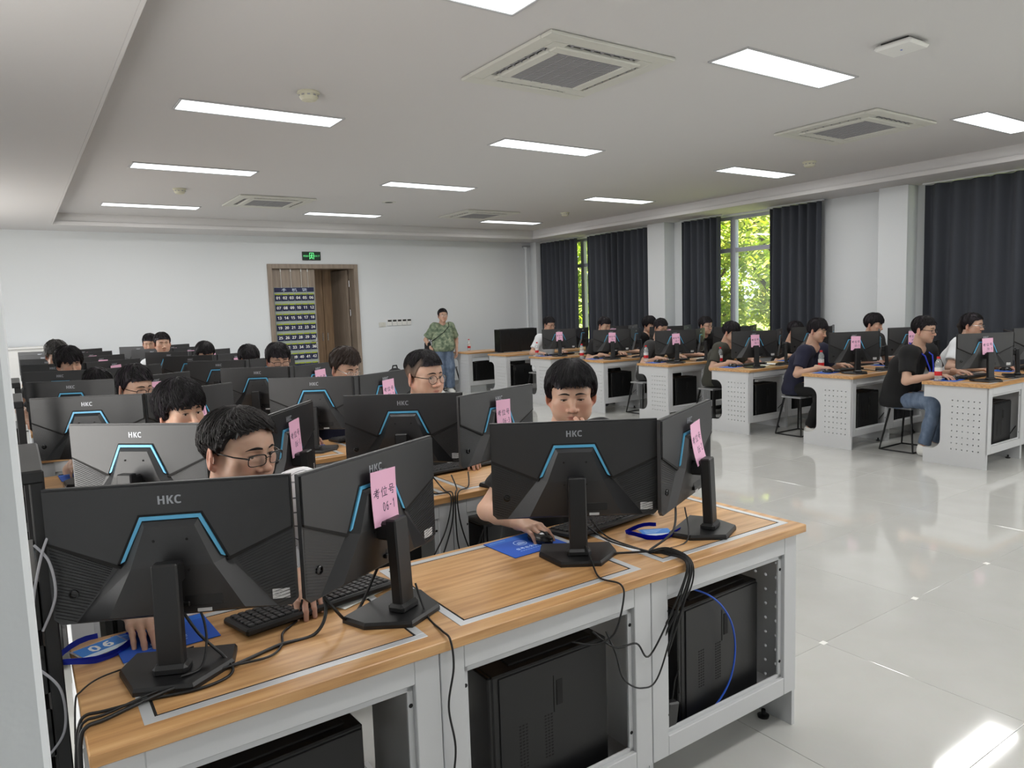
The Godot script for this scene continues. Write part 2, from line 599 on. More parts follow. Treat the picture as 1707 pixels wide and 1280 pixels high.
func build_ceiling_fittings() -> void:
	var t := thing("air_conditioner", "", "air conditioner", Vector3.ZERO, 0, "square air conditioners in the ceiling")
	var b := MB.new()
	# outer panel with four slots left open
	var o := 0.50
	var s1 := 0.395
	var s0 := 0.345
	span(b, -o, o, -0.022, 0, s1, o, 0.006); span(b, -o, o, -0.022, 0, -o, -s1, 0.006)
	span(b, -o, -s1, -0.022, 0, -s1, s1, 0.004); span(b, s1, o, -0.022, 0, -s1, s1, 0.004)
	for sx in [-1.0, 1.0]:
		for sz in [-1.0, 1.0]:
			span(b, sx * 0.29, sx * s1, -0.022, 0, sz * 0.29, sz * s1)
	part("outer_panel", b, M.ac, t)
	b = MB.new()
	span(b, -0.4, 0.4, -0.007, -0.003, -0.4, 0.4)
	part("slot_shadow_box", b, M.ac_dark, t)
	b = MB.new()
	var g := 0.265
	span(b, -s0, s0, -0.032, -0.002, g, s0, 0.008); span(b, -s0, s0, -0.032, -0.002, -s0, -g, 0.008)
	span(b, -s0, -g, -0.032, -0.002, -g, g, 0.008); span(b, g, s0, -0.032, -0.002, -g, g, 0.008)
	part("inner_panel", b, M.ac, t)
	b = MB.new()
	for k in 30:
		span(b, -g, g, -0.026, -0.018, -g + k * 0.0178 + 0.003, -g + k * 0.0178 + 0.0135)
	for k in 5:
		span(b, -g + 0.088 * (k + 1) - 0.003, -g + 0.088 * (k + 1) + 0.003, -0.029, -0.016, -g, g)
	part("grille", b, M.ac_grille, t)
	for k in 4:
		b = MB.new()
		b.t = Transform3D(Basis(Vector3.UP, k * PI / 2), Vector3.ZERO)
		b.box(Vector3(0, -0.010, 0.372), Vector3(0.57, 0.004, 0.018))
		for q in 7:
			b.box(Vector3(-0.24 + q * 0.08, -0.010, 0.37), Vector3(0.006, 0.016, 0.044))
		part("louver", b, M.ac_grille, t)
	var spots := [[3.14, -3.87, "large air conditioner grille in the ceiling nearest the camera"], [6.58, -3.92, "square air conditioner in the ceiling near the right-hand window wall"], [3.05, -10.25, "far air conditioner in the ceiling above the doorway side"], [6.55, -10.45, "far air conditioner in the ceiling nearest the far corner"]]
	for k in 4:
		var c: Node3D = t if k == 0 else copy(t, Vector3.ZERO, 0, "")
		c.position = Vector3(spots[k][0], CEIL - 0.0016, spots[k][1])
		c.set_meta("label", spots[k][2])
	# smoke detectors
	var d := thing("smoke_detector", "", "smoke detector", Vector3.ZERO, 0, "round detectors on the ceiling")
	b = MB.new()
	b.lathe([Vector2(0, 0), Vector2(0.075, 0), Vector2(0.078, -0.012), Vector2(0.07, -0.018)], 28)
	part("mounting_ring", b, M.cream, d)
	b = MB.new()
	b.lathe([Vector2(0.068, -0.016), Vector2(0.066, -0.035), Vector2(0.05, -0.058), Vector2(0.02, -0.066), Vector2(0, -0.066)], 28)
	part("dome", b, M.cream, d)
	b = MB.new()
	for k in 10:
		b.t = Transform3D(Basis(Vector3.UP, TAU * k / 10), Vector3.ZERO)
		b.box(Vector3(0.066, -0.03, 0), Vector3(0.004, 0.01, 0.02))
	part("vent", b, M.ac_grille, d).set_meta("kind", "stuff")
	var at := [[1.86, -5.15, "cream smoke detector beside the nearest left-hand light"], [1.81, -9.62, "cream smoke detector above the far left-hand light"], [7.82, -9.75, "cream smoke detector near the far end of the window wall"], [7.72, -5.13, "cream smoke detector beside the right-hand lights"]]
	for k in 4:
		var c: Node3D = d if k == 0 else copy(d, Vector3.ZERO, 0, "")
		c.position = Vector3(at[k][0], CEIL, at[k][1])
		c.set_meta("label", at[k][2])
	var sp := thing("ceiling_speaker", "small dark round flush fitting in the middle of the ceiling", "speaker", Vector3(4.59, CEIL, -9.71))
	b = MB.new()
	b.lathe([Vector2(0, -0.004), Vector2(0.06, -0.004), Vector2(0.064, 0.0)], 24)
	part("grille", b, M.ac_dark, sp)
	b = MB.new()
	b.lathe([Vector2(0.062, 0), Vector2(0.062, -0.008), Vector2(0.095, -0.006), Vector2(0.1, 0)], 24)
	part("rim", b, M.ac, sp)
	var ap := thing("wireless_access_point", "flat white square wireless unit on the ceiling at the top right", "router", Vector3(4.69, CEIL, -2.49))
	b = MB.new()
	b.box(Vector3(0, -0.03, 0), Vector3(0.23, 0.03, 0.23), 0.012)
	part("cover", b, M.white, ap)
	b = MB.new()
	b.box(Vector3(0, -0.0075, 0), Vector3(0.17, 0.015, 0.17), 0.002)
	part("mount", b, M.ac_dark, ap)
	b = MB.new()
	b.lathe([Vector2(0, -0.047), Vector2(0.006, -0.047), Vector2(0.007, -0.044)], 12)
	part("indicator", b, M.cable_blue, ap)

# ------------------------------------------------------------------ windows, curtains
func window(n: int, x0: float, x1: float, y0: float, y1: float, z0: float, z1: float, mullions: Array, transom: float, label: String) -> void:
	var w := Node3D.new()
	w.name = "window_%d" % n
	add_child(w)
	w.set_meta("kind", "structure")
	w.set_meta("label", label)
	var b := MB.new()
	span(b, x0, x1, y0, y0 + 0.05, z0, z1, 0.003); span(b, x0, x1, y1 - 0.05, y1, z0, z1, 0.003)
	span(b, x0, x1, y0 + 0.05, y1 - 0.05, z0, z0 + 0.05, 0.003); span(b, x0, x1, y0 + 0.05, y1 - 0.05, z1 - 0.05, z1, 0.003)
	part("frame", b, M.alu_frame, w)
	b = MB.new()
	span(b, x0 - 0.006, x1 + 0.006, transom - 0.035, transom + 0.035, z0 + 0.05, z1 - 0.05, 0.004)
	part("transom", b, M.alu_frame, w)
	var edges := [z0]
	for m in mullions:
		b = MB.new()
		span(b, x0 - 0.008, x1 + 0.008, y0 + 0.05, y1 - 0.05, m - 0.05, m + 0.05, 0.004)
		part("mullion", b, M.alu_frame, w)
		edges.append(m)
	edges.append(z1)
	for i in edges.size() - 1:
		for yy in [[y0 + 0.04, transom - 0.03], [transom + 0.03, y1 - 0.04]]:
			b = MB.new()
			span(b, (x0 + x1) * 0.5 - 0.003, (x0 + x1) * 0.5 + 0.003, yy[0], yy[1], edges[i] + 0.03, edges[i + 1] - 0.03)
			part("pane", b, M.glass, w)

func curtain(z0: float, z1: float, waves: int, sd: int, label: String) -> void:
	var rng := RandomNumberGenerator.new()
	rng.seed = sd
	var t := thing("curtain", label, "curtain", Vector3(9.62, 0, (z0 + z1) * 0.5), 0, "dark grey curtains on the window wall")
	var n := waves * 12
	var ph := []
	var am := []
	for k in waves + 1:
		ph.append(rng.randf_range(-0.3, 0.3)); am.append(rng.randf_range(0.04, 0.075))
	var rows := []
	var back := []
	for i in 17:
		var y := 0.03 + (SOFFIT - 0.06) * i / 16.0
		var up := i / 16.0
		var line := []
		var line2 := []
		for j in n + 1:
			var s := float(j) / n
			var k := s * waves
			var a := lerpf(am[int(k)], am[mini(int(k) + 1, waves)], fmod(k, 1.0))
			var phase := lerpf(ph[int(k)], ph[mini(int(k) + 1, waves)], fmod(k, 1.0))
			var w := sin(TAU * k + phase * (1.0 - up * 0.6)) * a * (0.9 + 0.25 * sin(3.0 * up + k)) + sin(TAU * k * 0.31 + sd) * 0.015 * (1.0 - up)
			var z := lerpf(z0, z1, s) - (z0 + z1) * 0.5 + sin(TAU * k * 0.5 + 2.0 * up) * 0.012 * (1.0 - up)
			line.append(Vector3(w, y, z)); line2.append(Vector3(w + 0.006, y, z))
		rows.append(line); back.append(line2)
	var b := MB.new()
	b.sheet(rows)
	b.sheet(back, false, true)
	part("cloth", b, M.curtain, t)
	b = MB.new()
	b.box(Vector3(0, SOFFIT - 0.012, 0), Vector3(0.03, 0.022, z1 - z0 + 0.06), 0.003)
	part("track", b, M.alu, t)

func build_windows() -> void:
	window(1, 9.86, 9.93, 0.80, 2.90, -12.75, -9.75, [-11.75, -10.75], 2.36, "far window behind dark curtains")
	window(2, 9.86, 9.93, 0.80, 2.90, -8.80, -6.47, [-7.93, -6.95], 2.36, "window with bright green trees outside")
	window(3, 9.86, 9.93, 0.80, 2.90, -4.72, -1.2, [-3.5, -2.3], 2.36, "near window behind the widest dark curtain")
	window(4, 9.86, 9.93, 0.80, 2.90, 0.4, 3.9, [1.5, 2.7], 2.36, "window out of view on the window wall")
	window(5, -1.56, -1.49, 0.30, 2.75, -3.45, -2.45, [-2.95], 2.2, "left window hidden behind the pillar")
	window(6, -1.56, -1.49, 0.80, 2.75, -11.6, -8.8, [-10.2], 2.2, "far left window out of view")
	curtain(-12.88, -11.62, 8, 3, "dark grey curtain nearest the far corner")
	curtain(-11.32, -9.64, 10, 4, "dark grey curtain just before the farther white pier")
	curtain(-8.82, -7.98, 6, 5, "dark grey curtain on the left of the window with green trees")
	curtain(-7.06, -6.19, 6, 6, "dark grey curtain on the right of the window with green trees")
	curtain(-4.77, -1.0, 17, 7, "widest dark grey curtain, at the right edge of the photo")

# ------------------------------------------------------------------ door, wall fittings
func build_door() -> void:
	var f := Node3D.new()
	f.name = "door_1"
	add_child(f)
	f.set_meta("kind", "structure")
	f.set_meta("label", "open brown double door in the back wall")
	var b := MB.new()
	for s in [[3.79, 3.87], [5.39, 5.47]]:
		span(b, s[0], s[1], 0, 2.45, BACK - 0.27, BACK + 0.03, 0.005)
	span(b, 3.87, 5.39, 2.37, 2.45, BACK - 0.27, BACK + 0.03, 0.005)
	part("frame", b, M.door, f)
	# left leaf, closed, carries the pockets
	b = MB.new()
	span(b, 3.875, 4.66, 0.01, 2.365, BACK - 0.10, BACK - 0.055, 0.004)
	part("leaf", b, M.door, f)
	# right leaf, swung out into the corridor
	b = MB.new()
	b.t = Transform3D(Basis(Vector3.UP, deg_to_rad(-78)), Vector3(5.36, 0, BACK - 0.24))
	b.box(Vector3(-0.375, 1.187, 0), Vector3(0.74, 2.35, 0.045), 0.004)
	part("leaf", b, M.door, f, Vector3.ZERO, "door leaf swung open into the corridor")
	b = MB.new()
	for y in [0.3, 1.55, 2.1]:
		b.tube([Vector3(5.375, y - 0.06, BACK - 0.20), Vector3(5.375, y + 0.06, BACK - 0.20)], 0.012, 10)
	part("hinge", b, M.chrome, f)
	b = MB.new()
	b.box(Vector3(4.62, 1.02, BACK - 0.035), Vector3(0.03, 0.2, 0.012), 0.003)
	b.tube([Vector3(4.62, 1.05, BACK - 0.04), Vector3(4.62, 1.05, BACK + 0.015), Vector3(4.51, 1.05, BACK + 0.018)], 0.009, 8)
	part("handle", b, M.chrome, f)
	# corridor beyond
	b = MB.new()
	span(b, 2.8, 7.2, 0, 3.0, BACK - 2.3, BACK - 2.15)
	span(b, 2.65, 2.8, 0, 3.0, BACK - 2.3, BACK - 0.25)
	span(b, 7.2, 7.35, 0, 3.0, BACK - 2.3, BACK - 0.25)
	span(b, 2.65, 7.35, 3.0, 3.15, BACK - 2.3, BACK - 0.25)
	struct("wall_corridor", b, M.wall, "corridor wall beyond the door")
	b = MB.new()
	span(b, 2.65, 7.35, -0.2, 0.0, BACK - 2.3, BACK - 0.25)
	struct("floor_corridor", b, M.tile1, "corridor floor beyond the door")
	var cab := thing("tall_cupboard", "tan wooden cupboard front seen through the open door", "cupboard", Vector3(5.05, 0, BACK - 1.0))
	b = MB.new()
	b.box(Vector3(0, 1.25, 0), Vector3(1.3, 2.5, 0.45), 0.005)
	part("body", b, M.cabinet_wood, cab)
	for s in [-1.0, 1.0]:
		b = MB.new()
		b.box(Vector3(s * 0.322, 1.25, 0.235), Vector3(0.635, 2.46, 0.02), 0.003)
		var dd := part("door", b, M.cabinet_wood, cab)
		b = MB.new()
		b.box(Vector3(s * 0.05, 1.1, 0.255), Vector3(0.015, 0.16, 0.02), 0.004)
		part("handle", b, M.chrome, dd)
	# phone pockets hanging on the closed leaf
	var px := 3.905
	var zf := BACK - 0.052
	var h := thing("pocket_organizer", "blue hanging phone pocket organizer with white numbers on the door leaf", "organizer", Vector3(px, 0, zf))
	b = MB.new()
	b.box(Vector3(0.36, 1.275, 0.004), Vector3(0.74, 1.53, 0.006), 0.002)
	part("backing", b, M.grey_cloth, h)
	b = MB.new()
	span(b, 0.0, 0.72, 1.955, 2.035, 0.006, 0.012, 0.002)
	part("title_band", b, M.navy, h)
	var title := part("title_band", b, M.navy, h)
	var img := Image.create(192, 32, false, Image.FORMAT_RGBA8)
	img.fill(Color(0.07, 0.09, 0.26))
	glyph(img, "shou", Rect2(34, 4, 24, 24), 2.4, Color(0.85, 0.9, 0.95))
	glyph(img, "ji", Rect2(84, 4, 24, 24), 2.4, Color(0.85, 0.9, 0.95))
	glyph(img, "dai", Rect2(134, 4, 24, 24), 2.4, Color(0.85, 0.9, 0.95))
	b = MB.new()
	b.print_quad(Vector3(0.0, 1.957, 0.0125), Vector3(0.72, 1.957, 0.0125), Vector3(0.72, 2.033, 0.0125), Vector3(0, 2.033, 0.0125), Vector3.BACK)
	title.mesh = b.mesh()
	title.material_override = printed(img)
	title.name = "title_print"
	var pb := MB.new()
	var arch := PackedVector2Array([Vector2(-0.054, 0), Vector2(0.054, 0), Vector2(0.056, 0.11), Vector2(0.04, 0.104), Vector2(-0.04, 0.104), Vector2(-0.056, 0.11)])
	pb.prism(arch, 0.0, 0.014)
	var pocket := pb.mesh()
	var tb := MB.new()
	span(tb, -0.052, 0.052, 0.1, 0.128, -0.006, 0.002)
	var topmesh := tb.mesh()
	for r in 8:
		for k in 6:
			var at := Vector3(0.06 + k * 0.12, 1.80 - r * 0.178, 0.008)
			var p := part("pocket", pocket, M.navy, h, at)
			part("trim_band", topmesh, M.lime, p)
			lettering("%02d" % (r * 6 + k + 1), 0.05, 0.002, M.paper, p, Vector3(0, 0.052, 0.0155))
	b = MB.new()
	for x in [0.13, 0.31, 0.50, 0.62]:
		b.tube([Vector3(x, 2.02, 0.01), Vector3(x, 2.37, 0.012), Vector3(x, 2.385, 0.0)], 0.003, 6)
		b.box(Vector3(x, 2.35, 0.012), Vector3(0.02, 0.06, 0.006), 0.002)
	part("hook", b, M.white, h)
	# exit sign
	var ex := thing("exit_sign", "small dark green exit sign glowing above the door", "sign", Vector3(4.60, 2.595, BACK))
	b = MB.new()
	b.box(Vector3(0, 0, 0.012), Vector3(0.34, 0.155, 0.024), 0.004)
	part("housing", b, M.black, ex)
	var si := Image.create(220, 100, false, Image.FORMAT_RGBA8)
	si.fill(Color(0.0, 0.10, 0.04))
	var gr := Color(0.45, 1.0, 0.6)
	si.fill_rect(Rect2i(82, 8, 56, 84), gr)
	si.fill_rect(Rect2i(88, 14, 44, 78), Color(0.0, 0.12, 0.05))
	stroke(si, Vector2(112, 22), Vector2(113, 24), 8, gr)
	stroke(si, Vector2(112, 32), Vector2(106, 56), 8, gr)
	stroke(si, Vector2(112, 36), Vector2(124, 46), 5, gr)
	stroke(si, Vector2(110, 36), Vector2(96, 44), 5, gr)
	stroke(si, Vector2(106, 56), Vector2(118, 66), 6, gr); stroke(si, Vector2(118, 66), Vector2(116, 86), 6, gr)
	stroke(si, Vector2(106, 56), Vector2(102, 72), 6, gr); stroke(si, Vector2(102, 72), Vector2(92, 80), 6, gr)
	glyph(si, "an", Rect2(6, 38, 17, 24), 2.0, gr); glyph(si, "quan", Rect2(24, 38, 17, 24), 2.0, gr)
	glyph(si, "chu", Rect2(42, 38, 17, 24), 2.0, gr); glyph(si, "kou", Rect2(60, 38, 17, 24), 2.0, gr)
	letters(si, "EXIT", Rect2(144, 40, 70, 20), 2.6, gr)
	b = MB.new()
	b.print_quad(Vector3(-0.162, -0.07, 0.0245), Vector3(0.162, -0.07, 0.0245), Vector3(0.162, 0.07, 0.0245), Vector3(-0.162, 0.07, 0.0245), Vector3.BACK)
	var face := printed(si)
	face.emission_enabled = true
	face.emission_texture = face.albedo_texture
	face.emission = Color.WHITE
	face.emission_operator = BaseMaterial3D.EMISSION_OP_MULTIPLY
	face.emission_energy_multiplier = 0.9
	part("lit_sign_face", b, face, ex)
	# thermostats and switches
	for k in 5:
		var c := thing("thermostat", "white thermostat with dark display right of the door, number %s of five from the left" % ["one", "two", "three", "four", "five"][k], "thermostat", Vector3(6.075 + k * 0.105, 1.335, BACK), 0, "row of thermostats by the door")
		b = MB.new()
		b.box(Vector3(0, 0, 0.01), Vector3(0.09, 0.12, 0.02), 0.004)
		part("housing", b, M.white, c)
		b = MB.new()
		b.box(Vector3(0, 0.034, 0.021), Vector3(0.075, 0.034, 0.003), 0.001)
		part("display", b, M.ac_dark, c)
		b = MB.new()
		for q in 3:
			b.box(Vector3(-0.024 + q * 0.024, -0.03, 0.021), Vector3(0.014, 0.008, 0.003), 0.001)
		part("button", b, M.ac, c)
	var sw := thing("light_switch", "plain white wall switch left of the thermostats", "switch", Vector3(5.925, 1.30, BACK))
	b = MB.new()
	b.box(Vector3(0, 0, 0.005), Vector3(0.145, 0.088, 0.01), 0.003)
	part("plate", b, M.ac, sw)
	for q in 3:
		b = MB.new()
		b.box(Vector3(-0.042 + q * 0.042, 0, 0.012), Vector3(0.038, 0.07, 0.006), 0.002)
		part("rocker", b, M.ac, sw)

# ------------------------------------------------------------------ print: strokes drawn into images
func printed(img: Image) -> StandardMaterial3D:
	var m := flat(Color.WHITE, 0.6)
	m.albedo_texture = ImageTexture.create_from_image(img)
	return m

func stroke(img: Image, a: Vector2, b: Vector2, w: float, c: Color) -> void:
	var r := w * 0.5
	for y in range(maxi(0, int(minf(a.y, b.y) - r - 1)), mini(img.get_height(), int(maxf(a.y, b.y) + r + 2))):
		for x in range(maxi(0, int(minf(a.x, b.x) - r - 1)), mini(img.get_width(), int(maxf(a.x, b.x) + r + 2))):
			var p := Vector2(x + 0.5, y + 0.5)
			var d := p.distance_to(Geometry2D.get_closest_point_to_segment(p, a, b))
			var k := clampf(r - d + 0.5, 0.0, 1.0)
			if k > 0.0:
				img.set_pixel(x, y, img.get_pixel(x, y).lerp(c, k))

# characters as polylines on a 10 x 10 square: "x,y x,y / x,y x,y"
const GLYPHS := {
	"kao": "2,2 8,2 / 5,0 5,3.8 / 0.5,3.9 9.5,3.9 / 8.6,0.8 1,7.4 / 3.2,5.8 8,5.4 / 4.4,5.8 3.9,7.3 7.8,7.3 7.2,9.4 5.6,9.2",
	"wei": "3,0.3 0.6,4.6 / 2,2.8 2,9.8 / 6.5,0.2 6.9,1.6 / 3.8,2.4 9.6,2.4 / 5,3.8 5.7,7.8 / 8.5,3.8 7.2,8.6 / 3.4,9 9.9,9",
	"hao": "2.6,0.5 7.4,0.5 7.4,3.2 2.6,3.2 2.6,0.5 / 0.4,4.6 9.6,4.6 / 3.4,4.8 2.8,6.6 7.6,6.6 7.2,9.4 5.4,9.1",
	"shou": "7.4,0.5 2.6,1.4 / 1.6,3.5 8.4,3.5 / 0.4,6 9.6,6 / 5.1,1 5.1,9.4 3.8,9",
	"ji": "0.4,2.8 4.4,2.8 / 2.5,0.3 2.5,9.8 / 2.4,3.4 0.4,7 / 2.7,3.8 4.4,5.6 / 5.6,1.4 5.6,6 4.2,9.4 / 5.6,1.4 8.2,1.4 8.2,9 9.7,9 9.7,7.6",
	"dai": "2.6,0.3 0.6,3 / 1.8,2 1.8,4.6 / 3.4,2.4 9.4,1.8 / 5.4,0.3 6.4,3.4 9.2,4.4 / 0.6,5.8 9.4,5.8 / 5,4.8 5,5.8 / 5,6 1,8.8 / 3.4,7.4 3.4,9.8 / 5,6.4 9.2,9.7",
	"an": "5,0 5,1.4 / 0.8,3.2 0.8,1.8 9.2,1.8 9.2,3.2 / 4.6,2.8 2.8,6.6 8,9.6 / 7,4.8 5.8,7.6 1.6,9.7 / 0.4,5 9.6,5",
	"quan": "5,0.2 0.6,4 / 5,0.2 9.4,4 / 2.4,4.4 7.6,4.4 / 2.8,6.8 7.2,6.8 / 0.8,9.4 9.2,9.4 / 5,4.4 5,9.4",
	"chu": "5,0 5,9.4 / 1.8,1.4 1.8,4.4 8.2,4.4 8.2,1.4 / 0.8,5.8 0.8,9.4 9.2,9.4 9.2,5.8",
	"kou": "1.4,1.6 1.4,9 / 1.4,1.6 8.6,1.6 8.6,9 / 1.4,8.2 8.6,8.2",
	"0": "5,0 8,1.6 8.6,5 8,8.4 5,10 2,8.4 1.4,5 2,1.6 5,0", "1": "3,2 5.4,0 5.4,10", "2": "1.6,2.4 3,0.4 6,0 8.2,1.6 8,4 1.4,10 8.8,10", "3": "1.8,1 5,0 8,1.4 7.6,4 4.6,4.8 8,5.8 8.4,8.2 5.4,10 1.6,9",
	"6": "7.6,0.6 4.4,1.4 2,4.6 1.6,7.6 4,10 6.8,9.8 8.6,7.4 7.6,5 4.6,4.6 2,6.4", "7": "1.4,0 8.6,0 4,10", "-": "2.5,5.2 7,5.2", "5": "8,0 2.4,0 2,4.4 5.4,3.8 8.4,6 7.8,9 4.6,10 1.6,9",
	"E": "8,0 2,0 2,10 8,10 / 2,5 7,5", "X": "1,0 9,10 / 9,0 1,10", "I": "5,0 5,10", "T": "0.6,0 9.4,0 / 5,0 5,10",
}

func glyph(img: Image, key: String, r: Rect2, w: float, c: Color, slant := 0.0) -> void:
	for line in (GLYPHS[key] as String).split(" / "):
		var last = null
		for q in line.split(" "):
			var xy := q.split(",")
			var p := Vector2(float(xy[0]), float(xy[1])) / 10.0 * r.size
			p = r.position + p + Vector2(0, -slant * p.x)
			if last != null:
				stroke(img, last, p, w, c)
			last = p

func letters(img: Image, text: String, r: Rect2, w: float, c: Color, slant := 0.0) -> void:
	var step := r.size.x / text.length()
	for k in text.length():
		if GLYPHS.has(text[k]):
			glyph(img, text[k], Rect2(r.position.x + step * k, r.position.y - slant * step * k, step * 0.72, r.size.y), w, c, slant)

# ------------------------------------------------------------------ trees beyond the windows
func build_outside() -> void:
	var b := MB.new()
	span(b, 10.3, 60, -0.6, -0.3, -60, 30)
	struct("floor_outdoor", b, flat(Color(0.42, 0.46, 0.26), 0.9), "grass outside the windows")
	var lb := MB.new()
	var pts := [Vector3(0, 0, -0.5), Vector3(0.2, 0.04, -0.15), Vector3(0.17, 0.02, 0.2), Vector3(0, -0.06, 0.5), Vector3(-0.17, 0.02, 0.2), Vector3(-0.2, 0.04, -0.15)]
	for k in range(1, 5):
		lb.tri(pts[0], pts[k], pts[k + 1], Vector3.UP)
	var leaf := lb.mesh()
	var lm := flat(Color(1, 1, 1), 0.5)
	lm.vertex_color_use_as_albedo = true
	lm.backlight_enabled = true
	lm.backlight = Color(0.75, 0.85, 0.35)
	lm.cull_mode = BaseMaterial3D.CULL_DISABLED
	var bark := flat(Color(0.30, 0.24, 0.18), 0.9)
	var rng := RandomNumberGenerator.new()
	rng.seed = 77
	var spots := [[13.6, -9.8, 2.3, "leafy bright green tree outside, left in the uncurtained window"], [14.6, -12.4, 2.6, "leafy green tree outside behind the uncurtained window, farther back"], [16.5, -17.8, 2.6, "leafy green tree outside seen through the far narrow gap"], [19.5, -14.2, 3.0, "tall pale tree behind the nearer trees outside"], [14.2, -15.0, 2.6, "dense light green tree outside between two others"]]
	for s in spots:
		var t := thing("tree", s[3], "tree", Vector3(s[0], -0.3, s[1]), 0, "trees outside the windows")
		b = MB.new()
		b.tube([Vector3(0, 0, 0), Vector3(0.05, 1.2, 0), Vector3(0, 2.6, 0.08), Vector3(0.05, 4.2, 0)], [0.16, 0.13, 0.10, 0.05], 10)
		for k in 7:
			var a := k * 2.4
			b.tube([Vector3(0, 1.0 + k * 0.4, 0), Vector3(cos(a) * 0.6, 1.6 + k * 0.45, sin(a) * 0.6), Vector3(cos(a) * 1.3, 2.0 + k * 0.5, sin(a) * 1.3)], [0.06, 0.04, 0.015], 6)
		part("trunk", b, bark, t)
		var mm := MultiMesh.new()
		mm.transform_format = MultiMesh.TRANSFORM_3D
		mm.use_colors = true
		mm.mesh = leaf
		mm.instance_count = 11000
		var clumps := []
		for k in 46:
			var d := Vector3(rng.randfn(), rng.randfn(), rng.randfn()).normalized() * pow(rng.randf(), 0.4)
			clumps.append([Vector3(d.x * s[2], 3.4 + d.y * 3.6, d.z * s[2]), rng.randf_range(0.45, 0.8), rng.randf_range(0.7, 1.15)])
		for k in mm.instance_count:
			var c: Array = clumps[rng.randi_range(0, 45)]
			var d: Vector3 = Vector3(rng.randfn(), rng.randfn(), rng.randfn()).normalized() * pow(rng.randf(), 0.33) * c[1]
			var sz := rng.randf_range(0.13, 0.23)
			var bs := Basis.from_euler(Vector3(rng.randf_range(-0.9, 0.9), rng.randf() * TAU, rng.randf_range(-0.9, 0.9))).scaled(Vector3.ONE * sz)
			mm.set_instance_transform(k, Transform3D(bs, c[0] + d))
			var tone: float = c[2] * rng.randf_range(0.8, 1.2)
			var yel := rng.randf()
			mm.set_instance_color(k, Color(0.34 * tone + 0.18 * yel, 0.46 * tone + 0.08 * yel, 0.11 * tone))
		var mi := MultiMeshInstance3D.new()
		mi.name = "foliage"
		mi.multimesh = mm
		mi.material_override = lm
		mi.set_meta("kind", "stuff")
		t.add_child(mi)

# ------------------------------------------------------------------ desks
const UNITW := 0.7233
const SEATWORD := ["first", "second", "third", "fourth", "fifth", "sixth", "seventh", "eighth", "ninth"]

func side_plate(holes: bool) -> MB:
	# in x: depth from the front edge; in y: height; in z: thickness
	var b := MB.new()
	b.t = Transform3D(Basis(Vector3(0, 0, -1), Vector3(0, 1, 0), Vector3(1, 0, 0)), Vector3.ZERO)
	var th := 0.016
	var d0 := 0.39
	var d1 := 0.54
	var top := PackedVector2Array([Vector2(d0, 0.722), Vector2(d0, 0.52)])
	for k in 7:
		var a := PI - k * PI / 12.0
		top.append(Vector2(d0 + 0.09 + cos(a) * 0.09, 0.52 + sin(a) * 0.09))
	top.append(Vector2(d1, 0.61)); top.append(Vector2(d1, 0.722))
	b.prism(top, 0, th)
	var low := PackedVector2Array([Vector2(d0, 0.0), Vector2(d0, 0.225)])
	for k in 7:
		var a := PI + k * PI / 12.0
		low.append(Vector2(d0 + 0.09 + cos(a) * 0.09, 0.225 + sin(a) * 0.09))
	low.append(Vector2(d1, 0.135)); low.append(Vector2(d1, 0.0))
	b.prism(low, 0, th)
	if not holes:
		b.prism(PackedVector2Array([Vector2(0, 0), Vector2(d0, 0), Vector2(d0, 0.722), Vector2(0, 0.722)]), 0, th)
		return b
	var c0 := 0.045
	var c1 := 0.315
	var r0 := 0.125
	var r1 := 0.62
	for q in [[0.0, c0, 0.0, 0.722], [c1, d0, 0.0, 0.722], [c0, c1, 0.0, r0], [c0, c1, r1, 0.722]]:
		b.prism(PackedVector2Array([Vector2(q[0], q[2]), Vector2(q[1], q[2]), Vector2(q[1], q[3]), Vector2(q[0], q[3])]), 0, th)
	var cw := (c1 - c0) / 6.0
	var ch := (r1 - r0) / 9.0
	for i in 6:
		for j in 9:
			var o := Vector2(c0 + cw * (i + 0.5), r0 + ch * (j + 0.5))
			for k in 8:
				var a := TAU * k / 8.0 + PI / 8.0
				var e := TAU * (k + 1) / 8.0 + PI / 8.0
				var ia := Vector2.from_angle(a) * 0.0062
				var ib := Vector2.from_angle(e) * 0.0062
				var oa := Vector2.from_angle(a)
				oa *= minf(cw * 0.5 / maxf(absf(oa.x), 0.001), ch * 0.5 / maxf(absf(oa.y), 0.001))
				var ob := Vector2.from_angle(e)
				ob *= minf(cw * 0.5 / maxf(absf(ob.x), 0.001), ch * 0.5 / maxf(absf(ob.y), 0.001))
				for z in [0.0, th]:
					var nn := Vector3(0, 0, 1 if z > 0.0 else -1)
					b.quad(Vector3(o.x + ia.x, o.y + ia.y, z), Vector3(o.x + ib.x, o.y + ib.y, z), Vector3(o.x + ob.x, o.y + ob.y, z), Vector3(o.x + oa.x, o.y + oa.y, z), nn)
					if absf(oa.x - ob.x) > 0.001 and absf(oa.y - ob.y) > 0.001:
						var corner := Vector2(signf(oa.x + ob.x) * cw * 0.5, signf(oa.y + ob.y) * ch * 0.5)
						b.tri(Vector3(o.x + oa.x, o.y + oa.y, z), Vector3(o.x + ob.x, o.y + ob.y, z), Vector3(o.x + corner.x, o.y + corner.y, z), nn)
				b.quad(Vector3(o.x + ia.x, o.y + ia.y, 0), Vector3(o.x + ib.x, o.y + ib.y, 0), Vector3(o.x + ib.x, o.y + ib.y, th), Vector3(o.x + ia.x, o.y + ia.y, th), Vector3(-ia.x - ib.x, -ia.y - ib.y, 0))
	return b

